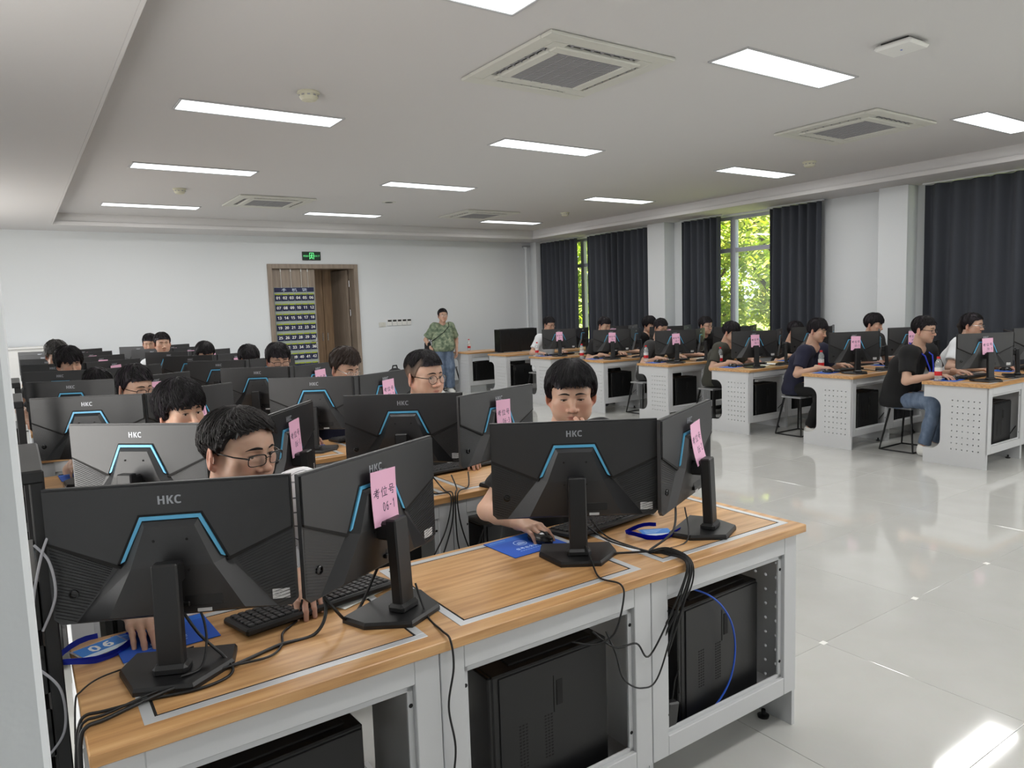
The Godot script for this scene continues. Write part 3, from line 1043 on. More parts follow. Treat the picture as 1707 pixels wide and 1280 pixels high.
func make_cabinet(left_holes: bool, right_holes: bool) -> Node3D:
	var t := thing("desk_cabinet", "", "cabinet")
	var w := UNITW * 0.5 - 0.0012
	var b := MB.new()
	span(b, -w, -w + 0.068, 0.135, 0.722, -0.018, 0, 0.002)
	span(b, w - 0.068, w, 0.135, 0.722, -0.018, 0, 0.002)
	span(b, -w + 0.068, w - 0.068, 0.656, 0.722, -0.018, 0, 0.002)
	span(b, -w + 0.068, w - 0.068, 0.135, 0.20, -0.018, 0, 0.002)
	part("front_frame", b, M.steel, t)
	b = MB.new()
	var iw := w - 0.068
	span(b, -iw, -iw + 0.016, 0.20, 0.656, -0.022, -0.014, 0.001)
	span(b, iw - 0.016, iw, 0.20, 0.656, -0.022, -0.014, 0.001)
	span(b, -iw, iw, 0.636, 0.656, -0.022, -0.014, 0.001)
	span(b, -iw, iw, 0.20, 0.212, -0.022, -0.014, 0.001)
	part("door_stop", b, M.steel, t)
	b = MB.new()
	for s in [-1.0, 1.0]:
		for y in [0.26, 0.60]:
			b.t = Transform3D(Basis(Vector3.RIGHT, PI / 2), Vector3(s * (iw - 0.008), y, -0.0135))
			b.lathe([Vector2(0.0055, 0.0), Vector2(0.0055, 0.001), Vector2(0, 0.001)], 10)
	part("screw_hole", b, M.gap, t)
	for s in [-1.0, 1.0]:
		var holes: bool = left_holes if s < 0 else right_holes
		var key := "plate_%s" % holes
		if not shared.has(key):
			shared[key] = side_plate(holes).mesh()
		var p := part("side_panel", shared[key], M.steel, t, Vector3(-w if s < 0 else w - 0.016, 0, -0.018 if not holes else -0.004))
		if holes:
			p.set_meta("label", "perforated grey end panel")
	b = MB.new()
	span(b, -w + 0.02, w - 0.02, 0.655, 0.715, -0.50, -0.485, 0.003)
	part("rear_rail", b, M.steel_inner, t)
	b = MB.new()
	span(b, -w + 0.02, w - 0.02, 0.135, 0.15, -0.30, -0.02, 0.002)
	part("tower_shelf", b, M.steel_inner, t)
	for s in [-1.0, 1.0]:
		b = MB.new()
		b.lathe([Vector2(0, 0), Vector2(0.02, 0), Vector2(0.022, 0.008), Vector2(0.008, 0.012), Vector2(0.008, 0.03)], 14)
		part("levelling_foot", b, M.black, t, Vector3(s * (w - 0.05), 0, -0.10))
	return t

func make_worktop() -> Node3D:
	var t := thing("worktop", "", "desk top", Vector3.ZERO, 0, "")
	var b := MB.new()
	b.box(Vector3(TOPW * 0.5, DESK - 0.014, -TOPD * 0.5), Vector3(TOPW, 0.028, TOPD), 0.0025)
	part("slab", b, M.wood, t)
	for f in [[0.10, 0.735], [0.828, 1.463], [1.555, 2.19]]:
		var z0 := -0.05
		var z1 := -0.553
		b = MB.new()
		span(b, f[0] + 0.006, f[1] - 0.006, DESK - 0.002, DESK + 0.0004, z1 + 0.006, z0 - 0.006)
		part("lift_gap", b, M.gap, t)
		b = MB.new()
		span(b, f[0] + 0.028, f[1] - 0.028, DESK - 0.002, DESK + 0.0011, z1 + 0.028, z0 - 0.028, 0.0004)
		part("lift_panel", b, M.wood, t)
		b = MB.new()
		span(b, f[0], f[1], DESK - 0.002, DESK + 0.0014, z0 - 0.022, z0, 0.0005)
		span(b, f[0], f[1], DESK - 0.002, DESK + 0.0014, z1, z1 + 0.022, 0.0005)
		span(b, f[0], f[0] + 0.022, DESK - 0.002, DESK + 0.0014, z1 + 0.022, z0 - 0.022, 0.0005)
		span(b, f[1] - 0.022, f[1], DESK - 0.002, DESK + 0.0014, z1 + 0.022, z0 - 0.022, 0.0005)
		part("lift_frame", b, M.alu, t, Vector3.ZERO, "silver frame")
	return t

func row_name(k: int, right: bool) -> String:
	if right:
		return "%s row, right-hand block" % SEATWORD[k]
	return ["front row, left-hand block", "second row, left-hand block", "third row, left-hand block", "fourth row, left-hand block", "fifth row, left-hand block", "sixth row, left-hand block", "seventh row, left-hand block", "eighth row, left-hand block", "last row, left-hand block"][k]

func build_desks() -> void:
	var top: Node3D
	var cabs := {}
	for side in 2:
		for k in (9 if side == 0 else 8):
			var z := (LROW - LSTEP * k) if side == 0 else (RROW - RSTEP * k)
			var x := LX if side == 0 else RX
			var l := "wood-grain desk top with silver lift frames, %s" % row_name(k, side == 1)
			if top == null:
				top = make_worktop()
			var o: Node3D = top if k + side == 0 else copy(top, Vector3.ZERO, 0, l)
			o.position = Vector3(x, 0, z)
			o.set_meta("label", l)
			o.set_meta("group", "long wood-grain desk tops")
			for u in 3:
				var kind := "l" if (side == 1 and u == 0) or (side == 0 and u == 0) else "r" if u == 2 else "n"
				var c: Node3D
				if cabs.has(kind):
					c = copy(cabs[kind], Vector3.ZERO, 0, "")
				else:
					c = make_cabinet(kind == "l", kind == "r")
					cabs[kind] = c
				c.position = Vector3(x + 0.024 + UNITW * (u + 0.5), 0, z - 0.018)
				c.set_meta("label", "grey metal desk cabinet, %s unit from the left, %s" % [["first", "middle", "last"][u], row_name(k, side == 1)])
				c.set_meta("group", "grey metal cabinets under the desk tops")

# ------------------------------------------------------------------ monitors
const NOTE_TINT := Color(0.93, 0.72, 0.83)

func make_monitor() -> Node3D:
	var t := thing("monitor", "", "monitor")
	var b := MB.new()
	# base: a bevelled slab with a cut-off back
	var out := PackedVector2Array([Vector2(-0.115, 0.10), Vector2(0.115, 0.10), Vector2(0.125, 0.02), Vector2(0.062, -0.085), Vector2(-0.062, -0.085), Vector2(-0.125, 0.02)])
	b.t = Transform3D(Basis(Vector3.RIGHT, -PI / 2), Vector3.ZERO)
	b.prism(out, 0.0, 0.009)
	var up := PackedVector2Array()
	for p in out:
		up.append(p * 0.965)
	for i in 6:
		var j := (i + 1) % 6
		var d: Vector2 = (out[j] - out[i]).normalized()
		b.quad(Vector3(out[i].x, out[i].y, 0.009), Vector3(out[j].x, out[j].y, 0.009), Vector3(up[j].x, up[j].y, 0.017), Vector3(up[i].x, up[i].y, 0.017), Vector3(-d.y, d.x, 0.4))
	for i in range(1, 5):
		b.tri(Vector3(up[0].x, up[0].y, 0.017), Vector3(up[i].x, up[i].y, 0.017), Vector3(up[i + 1].x, up[i + 1].y, 0.017), Vector3.BACK)
	part("base", b, M.stand, t)
	b = MB.new()
	b.t = Transform3D(Basis(Vector3.RIGHT, deg_to_rad(-2.5)), Vector3(0, 0.012, 0.012))
	b.box(Vector3(0, 0.125, 0), Vector3(0.056, 0.25, 0.034), 0.004)
	b.box(Vector3(0, 0.012, 0), Vector3(0.076, 0.026, 0.052), 0.008)
	part("column", b, M.stand, t)
	var P := Vector3(0, 0.272, -0.066)
	b = MB.new()
	b.box(P + Vector3(0, -0.045, 0.044), Vector3(0.05, 0.05, 0.06), 0.006)
	part("arm", b, M.stand, t)
	# panel with clipped lower corners
	b = MB.new()
	b.t = Transform3D(Basis(), P)
	b.prism(PackedVector2Array([Vector2(-0.27, 0.158), Vector2(0.27, 0.158), Vector2(0.27, -0.143), Vector2(0.255, -0.158), Vector2(-0.255, -0.158), Vector2(-0.27, -0.143)]), -0.012, 0.0)
	# upper field of the back, its lower border a wide V round the hump
	b.prism(PackedVector2Array([Vector2(-0.266, 0.153), Vector2(-0.266, 0.036), Vector2(-0.123, -0.026), Vector2(-0.07, 0.084), Vector2(0.07, 0.084), Vector2(0.123, -0.026), Vector2(0.266, 0.036), Vector2(0.266, 0.153)]), 0.0, 0.006)
	# hump
	var lo := [Vector2(-0.066, 0.079), Vector2(0.066, 0.079), Vector2(0.118, -0.028), Vector2(0.222, -0.1565), Vector2(-0.222, -0.1565), Vector2(-0.118, -0.028)]
	var hi := [Vector2(-0.054, 0.060), Vector2(0.054, 0.060), Vector2(0.090, -0.034), Vector2(0.150, -0.150), Vector2(-0.150, -0.150), Vector2(-0.090, -0.034)]
	var hz := [0.022, 0.022, 0.022, 0.009, 0.009, 0.022]
	for i in 6:
		var j := (i + 1) % 6
		var d: Vector2 = (lo[j] - lo[i]).normalized()
		b.quad(Vector3(lo[i].x, lo[i].y, 0), Vector3(lo[j].x, lo[j].y, 0), Vector3(hi[j].x, hi[j].y, hz[j]), Vector3(hi[i].x, hi[i].y, hz[i]), Vector3(-d.y, d.x, 0.8))
	b.quad(Vector3(hi[0].x, hi[0].y, 0.022), Vector3(hi[1].x, hi[1].y, 0.022), Vector3(hi[2].x, hi[2].y, 0.022), Vector3(hi[5].x, hi[5].y, 0.022), Vector3.BACK)
	b.quad(Vector3(hi[5].x, hi[5].y, 0.022), Vector3(hi[2].x, hi[2].y, 0.022), Vector3(hi[3].x, hi[3].y, 0.009), Vector3(hi[4].x, hi[4].y, 0.009), Vector3(0, -0.11, 1))
	part("back_shell", b, M.plastic, t)
	b = MB.new()
	b.box(P + Vector3(0, 0.003, -0.0126), Vector3(0.528, 0.298, 0.0015))
	part("screen", b, M.screen, t)
	# light strip: three straight runs
	b = MB.new()
	b.t = Transform3D(Basis(), P)
	b.prism(PackedVector2Array([Vector2(-0.114, -0.022), Vector2(-0.066, 0.082), Vector2(0.066, 0.082), Vector2(0.114, -0.022), Vector2(0.105, -0.018), Vector2(0.061, 0.0735), Vector2(-0.061, 0.0735), Vector2(-0.105, -0.018)]), 0.004, 0.0105)
	part("blue_trim", b, M.cyan, t, Vector3.ZERO, "blue trapezoid trim")
	# fanning ribs on both wings
	b = MB.new()
	for s in [-1.0, 1.0]:
		for k in 22:
			var f := k / 21.0
			var a := Vector2(s * 0.265, lerpf(0.026, -0.140, f))
			var e := Vector2(s * lerpf(0.135, 0.222, pow(f, 1.3)), lerpf(-0.034, -0.152, pow(f, 1.15)))
			var d: Vector2 = (e - a).normalized()
			var w: Vector2 = Vector2(-d.y, d.x) * 0.0012
			var z := 0.0022
			b.t = Transform3D(Basis(), P)
			b.tri(Vector3(a.x + w.x, a.y + w.y, z), Vector3(a.x - w.x, a.y - w.y, z), Vector3(e.x, e.y, z), Vector3.BACK)
			b.quad(Vector3(a.x + w.x, a.y + w.y, 0), Vector3(e.x, e.y, 0), Vector3(e.x, e.y, z), Vector3(a.x + w.x, a.y + w.y, z), Vector3(w.x, w.y, 0))
			b.quad(Vector3(a.x - w.x, a.y - w.y, 0), Vector3(e.x, e.y, 0), Vector3(e.x, e.y, z), Vector3(a.x - w.x, a.y - w.y, z), Vector3(-w.x, -w.y, 0))
	part("rib_field", b, M.plastic, t).set_meta("kind", "stuff")
	b = MB.new()
	b.t = Transform3D(Basis(), P)
	for s in [-1.0, 1.0]:
		b.prism(PackedVector2Array([Vector2(s * 0.2665, 0.037), Vector2(s * 0.2665, 0.031), Vector2(s * 0.124, -0.0345), Vector2(s * 0.115, -0.030), Vector2(s * 0.123, -0.0255)]), 0.0, 0.0063)
		b.prism(PackedVector2Array([Vector2(s * 0.1235, -0.0262), Vector2(s * 0.0702, 0.0868), Vector2(s * 0.0665, 0.0822), Vector2(s * 0.1145, -0.0222)]), 0.003, 0.0063)
	b.prism(PackedVector2Array([Vector2(-0.0705, 0.087), Vector2(0.0705, 0.087), Vector2(0.0665, 0.0818), Vector2(-0.0665, 0.0818)]), 0.003, 0.0063)
	part("groove", b, M.gap, t)
	lettering("HKC", 0.0195, 0.0015, M.logo, t, P + Vector3(0, 0.118, 0.0065))
	b = MB.new()
	b.t = Transform3D(Basis(Vector3.RIGHT, PI / 2), P)
	for q in [Vector3(-0.036, 0.024, -0.028), Vector3(0.036, 0.024, -0.028), Vector3(-0.036, 0.024, 0.045), Vector3(0.036, 0.024, 0.045)]:
		b.ball(q, Vector3(0.0032, 0.0012, 0.0032), 8, 4)
	part("mount_screw", b, M.gap, t)
	b = MB.new()
	b.t = Transform3D(Basis(Vector3.RIGHT, PI / 2), P + Vector3(-0.222, -0.088, 0))
	b.lathe([Vector2(0.011, 0), Vector2(0.011, 0.004), Vector2(0.008, 0.005), Vector2(0.007, 0.001), Vector2(0, 0.001)], 16)
	part("power_button", b, M.gloss_black, t)
	b = MB.new()
	b.box(P + Vector3(0.232, -0.128, 0.0008), Vector3(0.040, 0.024, 0.0012))
	var st := part("rating_sticker", b, M.sticker, t, Vector3.ZERO, "white sticker")
	b = MB.new()
	for q in 3:
		b.box(P + Vector3(0.226 - q * 0.001, -0.122 - q * 0.005, 0.0014), Vector3(0.018 - q * 0.003, 0.0007, 0.0004))
	part("print_line", b, M.gap, st)
	b = MB.new()
	b.box(P + Vector3(0.06, -0.147, 0.0105), Vector3(0.032, 0.008, 0.0012))
	part("port_sticker", b, M.sticker, t)
	b = MB.new()
	b.box(P + Vector3(0.06, -0.122, 0.0125), Vector3(0.085, 0.026, 0.003), 0.001)
	b.box(P + Vector3(0.02, -0.128, 0.014), Vector3(0.02, 0.012, 0.012), 0.002)
	part("port_panel", b, M.black, t)
	return t

var notes := {}
var placed_notes := {}

func note_mesh(bend: float) -> Array:
	var w := 0.052
	var rows := []
	for i in 9:
		var s := i / 8.0
		rows.append([0.068 - 0.145 * s, 0.002 + bend * s * s])
	return [w, rows]

func make_note(text: String, bend: float) -> Node3D:
	var key := text + str(bend)
	if notes.has(key):
		return notes[key]
	var t := thing("paper_note", "", "note", Vector3.ZERO, 0, "pink seat number notes taped to monitors")
	var img := Image.create(180, 248, false, Image.FORMAT_RGBA8)
	img.fill(NOTE_TINT)
	var ink := Color(0.20, 0.12, 0.22)
	glyph(img, "kao", Rect2(14, 80, 44, 46), 3.6, ink, 0.05)
	glyph(img, "wei", Rect2(68, 78, 44, 46), 3.6, ink, 0.05)
	glyph(img, "hao", Rect2(122, 75, 44, 46), 3.6, ink, 0.05)
	letters(img, text, Rect2(74, 150, 94, 38), 3.8, ink, 0.08)
	var nm := note_mesh(bend)
	var w: float = nm[0]
	var rows: Array = nm[1]
	var b := MB.new()
	for i in 8:
		var nn := Vector3(0, rows[i + 1][1] - rows[i][1], rows[i][0] - rows[i + 1][0]).normalized()
		var q := [Vector3(-w, rows[i + 1][0], rows[i + 1][1]), Vector3(w, rows[i + 1][0], rows[i + 1][1]), Vector3(w, rows[i][0], rows[i][1]), Vector3(-w, rows[i][0], rows[i][1])]
		var m := b.v.size()
		b.print_quad(q[0], q[1], q[2], q[3], nn)
		for j in range(m, b.v.size()):
			b.uv[j] = Vector2(b.uv[j].x, lerpf(i / 8.0, (i + 1) / 8.0, b.uv[j].y))
	part("printed_face", b, printed(img), t)
	b = MB.new()
	for i in 8:
		var nn := -Vector3(0, rows[i + 1][1] - rows[i][1], rows[i][0] - rows[i + 1][0]).normalized()
		b.quad(Vector3(-w, rows[i + 1][0], rows[i + 1][1] - 0.0004), Vector3(w, rows[i + 1][0], rows[i + 1][1] - 0.0004), Vector3(w, rows[i][0], rows[i][1] - 0.0004), Vector3(-w, rows[i][0], rows[i][1] - 0.0004), nn)
	part("paper_back", b, flat(NOTE_TINT, 0.8), t)
	b = MB.new()
	b.box(Vector3(0, 0.064, 0.001), Vector3(0.03, 0.012, 0.0006))
	part("adhesive_tape", b, M.clear, t)
	notes[key] = t
	return t

func put_note(mon: Node3D, text: String, bend: float, lean: float, label: String) -> void:
	var n := make_note(text, bend)
	var o: Node3D = copy(n, Vector3.ZERO, 0, "") if placed_notes.has(n) else n
	placed_notes[n] = true
	var P := Vector3(0.004, 0.272 + 0.045, -0.066 + 0.0245)
	o.transform = mon.transform * Transform3D(Basis(Vector3.BACK, lean), P)
	o.set_meta("label", label)

func build_stations() -> void:
	var proto := make_monitor()
	var used := false
	var left := [[0.245, -0.235, -27, 0.80, -0.228, 27, 1.42, -0.245, -34, 1.925, -0.175, 24]]
	for k in 9:
		var z := LROW - LSTEP * k
		var m: Array = [0.25, -0.235, -28, 0.80, -0.225, 27, 1.41, -0.24, -34, 1.90, -0.18, 23]
		if k == 0:
			m = [0.238, -0.234, -25.5, 0.792, -0.22, 27, 1.43, -0.248, -34, 1.945, -0.168, 24]
		elif k == 1:
			m = [0.292, -0.16, -44, 0.925, -0.13, 50, 1.383, -0.205, -36.5, 1.825, -0.0, 18.5]
		for q in 4:
			var o: Node3D = copy(proto, Vector3.ZERO, 0, "") if used else proto
			used = true
			o.position = Vector3(m[q * 3], DESK + 0.0015, z + m[q * 3 + 1])
			o.rotation.y = deg_to_rad(m[q * 3 + 2])
			var l := "black monitor seen from behind, %s screen of the %s seat, %s" % ["left-hand" if q % 2 == 0 else "right-hand", "far-left" if q < 2 else "aisle-side", row_name(k, false)]
			if k == 0:
				l = ["large black monitor nearest the camera, in front of the man in a striped shirt", "black monitor with a pink note beside the nearest monitor, front desk", "black monitor in front of the man with a bowl haircut, front desk", "black monitor with a pink note at the right end of the front desk"][q]
			elif k == 1 and q == 0:
				l = "brightly lit grey-looking monitor behind the nearest monitor, second desk row"
			o.set_meta("label", l)
			o.set_meta("group", "black monitors in the left-hand block")
			if q % 2 == 1:
				var txt := "06-1" if k == 0 and q == 1 else "06-3" if k == 1 and q == 3 else "06-2" if q == 3 else "06-1"
				put_note(o, txt, [0.016, 0.010, 0.004][(k + q) % 3] if not (k == 0 and q == 3) else 0.022, deg_to_rad([4.0, -2.0, 3.0][(k + q) % 3]), "pink seat note on the right-hand screen of the %s seat, %s" % ["far-left" if q < 2 else "aisle-side", row_name(k, false)])
	for k in 6:
		var z := RROW - RSTEP * k
		var m := [7.17, -0.135, -29, 7.73, -0.14, 29, 8.32, -0.14, -29, 8.85, -0.14, 29]
		for q in 4:
			var l := "black monitor seen from behind, %s screen of the %s seat, %s" % ["left-hand" if q % 2 == 0 else "right-hand", "aisle-end" if q < 2 else "window-side", row_name(k, true)]
			var o: Node3D = copy(proto, Vector3(m[q * 3], DESK + 0.0015, z + m[q * 3 + 1]), deg_to_rad(m[q * 3 + 2]), l)
			o.set_meta("group", "black monitors in the right-hand block")
			if q % 2 == 0:
				put_note(o, "70-1" if (k + q) % 2 == 0 else "05-1", 0.006, deg_to_rad([2.0, -2.0, 1.0][k % 3]), "pink seat note on the monitor at the %s seat, %s" % ["aisle-end" if q < 2 else "window-side", row_name(k, true)])

# ------------------------------------------------------------------ things on, under and beside the desks
func make_tower() -> Node3D:
	# a tower case lying along x: front to the left, side panel towards the camera
	var t := thing("computer_tower", "", "computer", Vector3.ZERO, 0, "black computer towers")
	var b := MB.new()
	b.box(Vector3(0, 0.21, -0.1), Vector3(0.41, 0.40, 0.186), 0.004)
	part("case", b, M.black, t)
	b = MB.new()
	b.box(Vector3(0.008, 0.208, -0.0055), Vector3(0.385, 0.385, 0.006), 0.0015)
	var sp := part("side_panel", b, M.black, t)
	b = MB.new()
	b.box(Vector3(0.02, 0.30, -0.002), Vector3(0.022, 0.075, 0.003), 0.001)
	b.box(Vector3(0.0, 0.30, -0.0022), Vector3(0.003, 0.11, 0.003), 0.001)
	part("grip", b, M.gap, sp)
	b = MB.new()
	for i in 6:
		for j in 14:
			b.box(Vector3(-0.12 + i * 0.011 + (0.055 if i > 2 else 0.0), 0.12 + j * 0.0095, -0.0022), Vector3(0.006, 0.004, 0.001))
	part("vent_field", b, M.gap, sp).set_meta("kind", "stuff")
	b = MB.new()
	b.box(Vector3(-0.209, 0.21, -0.1), Vector3(0.014, 0.40, 0.18), 0.004)
	part("front_bezel", b, M.gloss_black, t)
	b = MB.new()
	b.box(Vector3(0.02, 0.412, -0.1), Vector3(0.3, 0.006, 0.13), 0.002)
	part("top_mesh", b, M.gap, t)
	b = MB.new()
	for x in [-0.15, 0.15]:
		b.box(Vector3(x, 0.005, -0.1), Vector3(0.04, 0.012, 0.15), 0.003)
	part("foot", b, M.black, t)
	return t

func make_keyboard() -> Node3D:
	var t := thing("keyboard", "", "keyboard", Vector3.ZERO, 0, "black keyboards on the desks")
	var b := MB.new()
	b.t = Transform3D(Basis(Vector3.RIGHT, deg_to_rad(-4)), Vector3(0, 0.010, 0))
	b.box(Vector3.ZERO, Vector3(0.445, 0.018, 0.15), 0.005)
	part("body", b, M.black, t)
	b = MB.new()
	b.t = Transform3D(Basis(Vector3.RIGHT, deg_to_rad(-4)), Vector3(0, 0.0205, 0))
	for r in 6:
		for k in 21:
			if k in [15, 19] and r < 5 and false:
				continue
			if r == 5 and k > 4 and k < 10:
				continue
			b.box(Vector3(-0.2 + k * 0.02, 0, -0.055 + (5 - r) * 0.021), Vector3(0.0165, 0.007, 0.0165), 0.002)
	b.box(Vector3(-0.06, 0, -0.055), Vector3(0.096, 0.007, 0.0165), 0.002)
	part("keys", b, M.plastic, t).set_meta("kind", "stuff")
	return t

func make_mouse() -> Node3D:
	var t := thing("mouse", "", "mouse", Vector3.ZERO, 0, "black computer mice")
	var b := MB.new()
	b.ball(Vector3(0, 0.008, 0), Vector3(0.031, 0.029, 0.057), 20, 12)
	part("shell", b, M.gloss_black, t)
	b = MB.new()
	b.t = Transform3D(Basis(Vector3.BACK, PI / 2), Vector3(0.004, 0.031, 0.030))
	b.lathe([Vector2(0, 0), Vector2(0.008, 0), Vector2(0.008, 0.008), Vector2(0, 0.008)], 14)
	part("wheel", b, M.plastic, t)
	return t

func pad_print(v: int) -> StandardMaterial3D:
	var img := Image.create(256, 208, false, Image.FORMAT_RGBA8)
	img.fill(Color(0.09, 0.34, 0.76))
	img.fill_rect(Rect2i(0, 0, 256, 40), Color(0.12, 0.42, 0.82))
	var w := Color(0.85, 0.92, 1.0)
	var c := Vector2(118, 84)
	for k in 20:
		var a := TAU * k / 20.0
		stroke(img, c + Vector2.from_angle(a) * 27, c + Vector2.from_angle(a + 0.24) * 27, 3, w)
	for k in 6:
		stroke(img, c + Vector2(-15 + k * 6, 12), c + Vector2(-15 + k * 6, -6 - absf(2.5 - k) * -4.0 - 6), 3, w)
	stroke(img, c + Vector2(-18, 13), c + Vector2(18, 13), 3, w)
	for k in 6:
		glyph(img, ["an", "kao", "wei", "hao", "chu", "quan"][(k + v) % 6], Rect2(58 + k * 21, 132, 17, 18), 2.4, w)
	for k in 10:
		stroke(img, Vector2(60 + k * 12, 166), Vector2(66 + k * 12, 166), 4, Color(0.6, 0.75, 0.95))
	stroke(img, Vector2(16, 18), Vector2(90, 18), 3, Color(0.6, 0.78, 0.98))
	return printed(img)

func make_pad(v: int) -> Node3D:
	var t := thing("mouse_pad", "", "mouse pad", Vector3.ZERO, 0, "blue mouse pads")
	var b := MB.new()
	b.box(Vector3(0, 0.0012, 0), Vector3(0.222, 0.0024, 0.18), 0.0008)
	part("pad", b, M.blue, t)
	b = MB.new()
	b.print_quad(Vector3(-0.109, 0.0026, 0.088), Vector3(0.109, 0.0026, 0.088), Vector3(0.109, 0.0026, -0.088), Vector3(-0.109, 0.0026, -0.088), Vector3.UP)
	part("printed_face", b, pad_print(v), t)
	return t

func make_bottle() -> Node3D:
	var t := thing("water_bottle", "", "bottle", Vector3.ZERO, 0, "water bottles with red caps")
	var b := MB.new()
	b.lathe([Vector2(0, 0.004), Vector2(0.022, 0.0), Vector2(0.030, 0.006), Vector2(0.031, 0.03), Vector2(0.029, 0.04), Vector2(0.031, 0.05), Vector2(0.031, 0.125), Vector2(0.029, 0.14), Vector2(0.031, 0.152), Vector2(0.027, 0.172), Vector2(0.014, 0.198), Vector2(0.0125, 0.207)], 22)
	part("body", b, M.clear, t)
	b = MB.new()
	b.lathe([Vector2(0.0316, 0.05), Vector2(0.0318, 0.088)], 22)
	part("label_red", b, M.red, t)
	b = MB.new()
	b.lathe([Vector2(0.0318, 0.088), Vector2(0.0316, 0.122)], 22)
	part("label_white", b, M.white, t)
	b = MB.new()
	b.lathe([Vector2(0.0145, 0.203), Vector2(0.015, 0.216), Vector2(0.014, 0.222), Vector2(0, 0.223)], 18)
	part("cap", b, M.red, t)
	return t

func make_stool() -> Node3D:
	var t := thing("stool", "", "stool", Vector3.ZERO, 0, "black wire stools")
	var b := MB.new()
	b.box(Vector3(0, 0.432, 0), Vector3(0.34, 0.02, 0.25), 0.006)
	part("seat", b, M.steel_inner, t)
	var foot := [Vector3(-0.215, 0.008, -0.165), Vector3(0.215, 0.008, -0.165), Vector3(0.215, 0.008, 0.165), Vector3(-0.215, 0.008, 0.165)]
	var top := [Vector3(-0.15, 0.422, -0.105), Vector3(0.15, 0.422, -0.105), Vector3(0.15, 0.422, 0.105), Vector3(-0.15, 0.422, 0.105)]
	for k in 4:
		b = MB.new()
		b.tube([top[k], foot[k]], 0.0075, 8)
		b.tube([top[k] + Vector3(0.022 * signf(foot[k].x) * -1.0, 0, 0), foot[k] + Vector3(0.006 * signf(foot[k].x) * -1.0, 0.004, 0)], 0.006, 8)
		part("leg", b, M.black, t)
	b = MB.new()
	for k in 4:
		b.tube([foot[k], foot[(k + 1) % 4]], 0.0075, 8)
	part("floor_ring", b, M.black, t)
	return t

func make_badge(number: String) -> Node3D:
	var t := thing("name_badge", "", "badge", Vector3.ZERO, 0, "badges on blue lanyards")
	var b := MB.new()
	b.box(Vector3(0, 0.003, 0), Vector3(0.115, 0.0015, 0.085), 0.0005)
	part("holder", b, M.clear, t)
	var img := Image.create(128, 92, false, Image.FORMAT_RGBA8)
	img.fill(Color(0.20, 0.52, 0.86))
	img.fill_rect(Rect2i(0, 66, 128, 26), Color(0.86, 0.92, 0.97))
	if number:
		letters(img, number, Rect2(34, 14, 76, 40), 9.0, Color(0.97, 0.97, 0.97))
	else:
		for k in 5:
			stroke(img, Vector2(16, 14 + k * 10), Vector2(96 - k * 9, 14 + k * 10), 3, Color(0.75, 0.87, 0.97))
	b = MB.new()
	b.print_quad(Vector3(-0.052, 0.0042, 0.037), Vector3(0.052, 0.0042, 0.037), Vector3(0.052, 0.0042, -0.037), Vector3(-0.052, 0.0042, -0.037), Vector3.UP)
	part("card", b, printed(img), t)
	b = MB.new()
	# a flat ribbon that loops round the badge
	for s in [0, 1]:
		var rows := []
		var o: float = 0.012 * s
		for k in 25:
			var a := -0.4 + TAU * k / 24.0 * 0.86
			var r := Vector2(0.088 + o * 0.6, 0.066 - o)
			var p := Vector3(cos(a) * r.x - 0.012, 0.007 + 0.004 * s + 0.006 * sin(a * 3.0), sin(a) * r.y)
			rows.append([p + Vector3(0, -0.0062, 0), p + Vector3(0.0035 * cos(a), 0.0062, 0.0035 * sin(a))])
		b.sheet(rows)
		b.sheet(rows, false, true)
	part("ribbon", b, M.ribbon, t)
	return t

func cable(pts: Array, r: float, m: Material, label: String, called := "cable") -> void:
	# the points are smoothed with a Catmull-Rom curve
	var out := []
	for i in pts.size() - 1:
		var p0: Vector3 = pts[maxi(i - 1, 0)]
		var p3: Vector3 = pts[mini(i + 2, pts.size() - 1)]
		for k in 8:
			out.append((pts[i] as Vector3).cubic_interpolate(pts[i + 1], p0, p3, k / 8.0))
	out.append(pts[pts.size() - 1])
	var b := MB.new()
	b.tube(out, r, 7)
	single(called, b, m, label, "cable", Vector3.ZERO, "cables on and behind the desks")

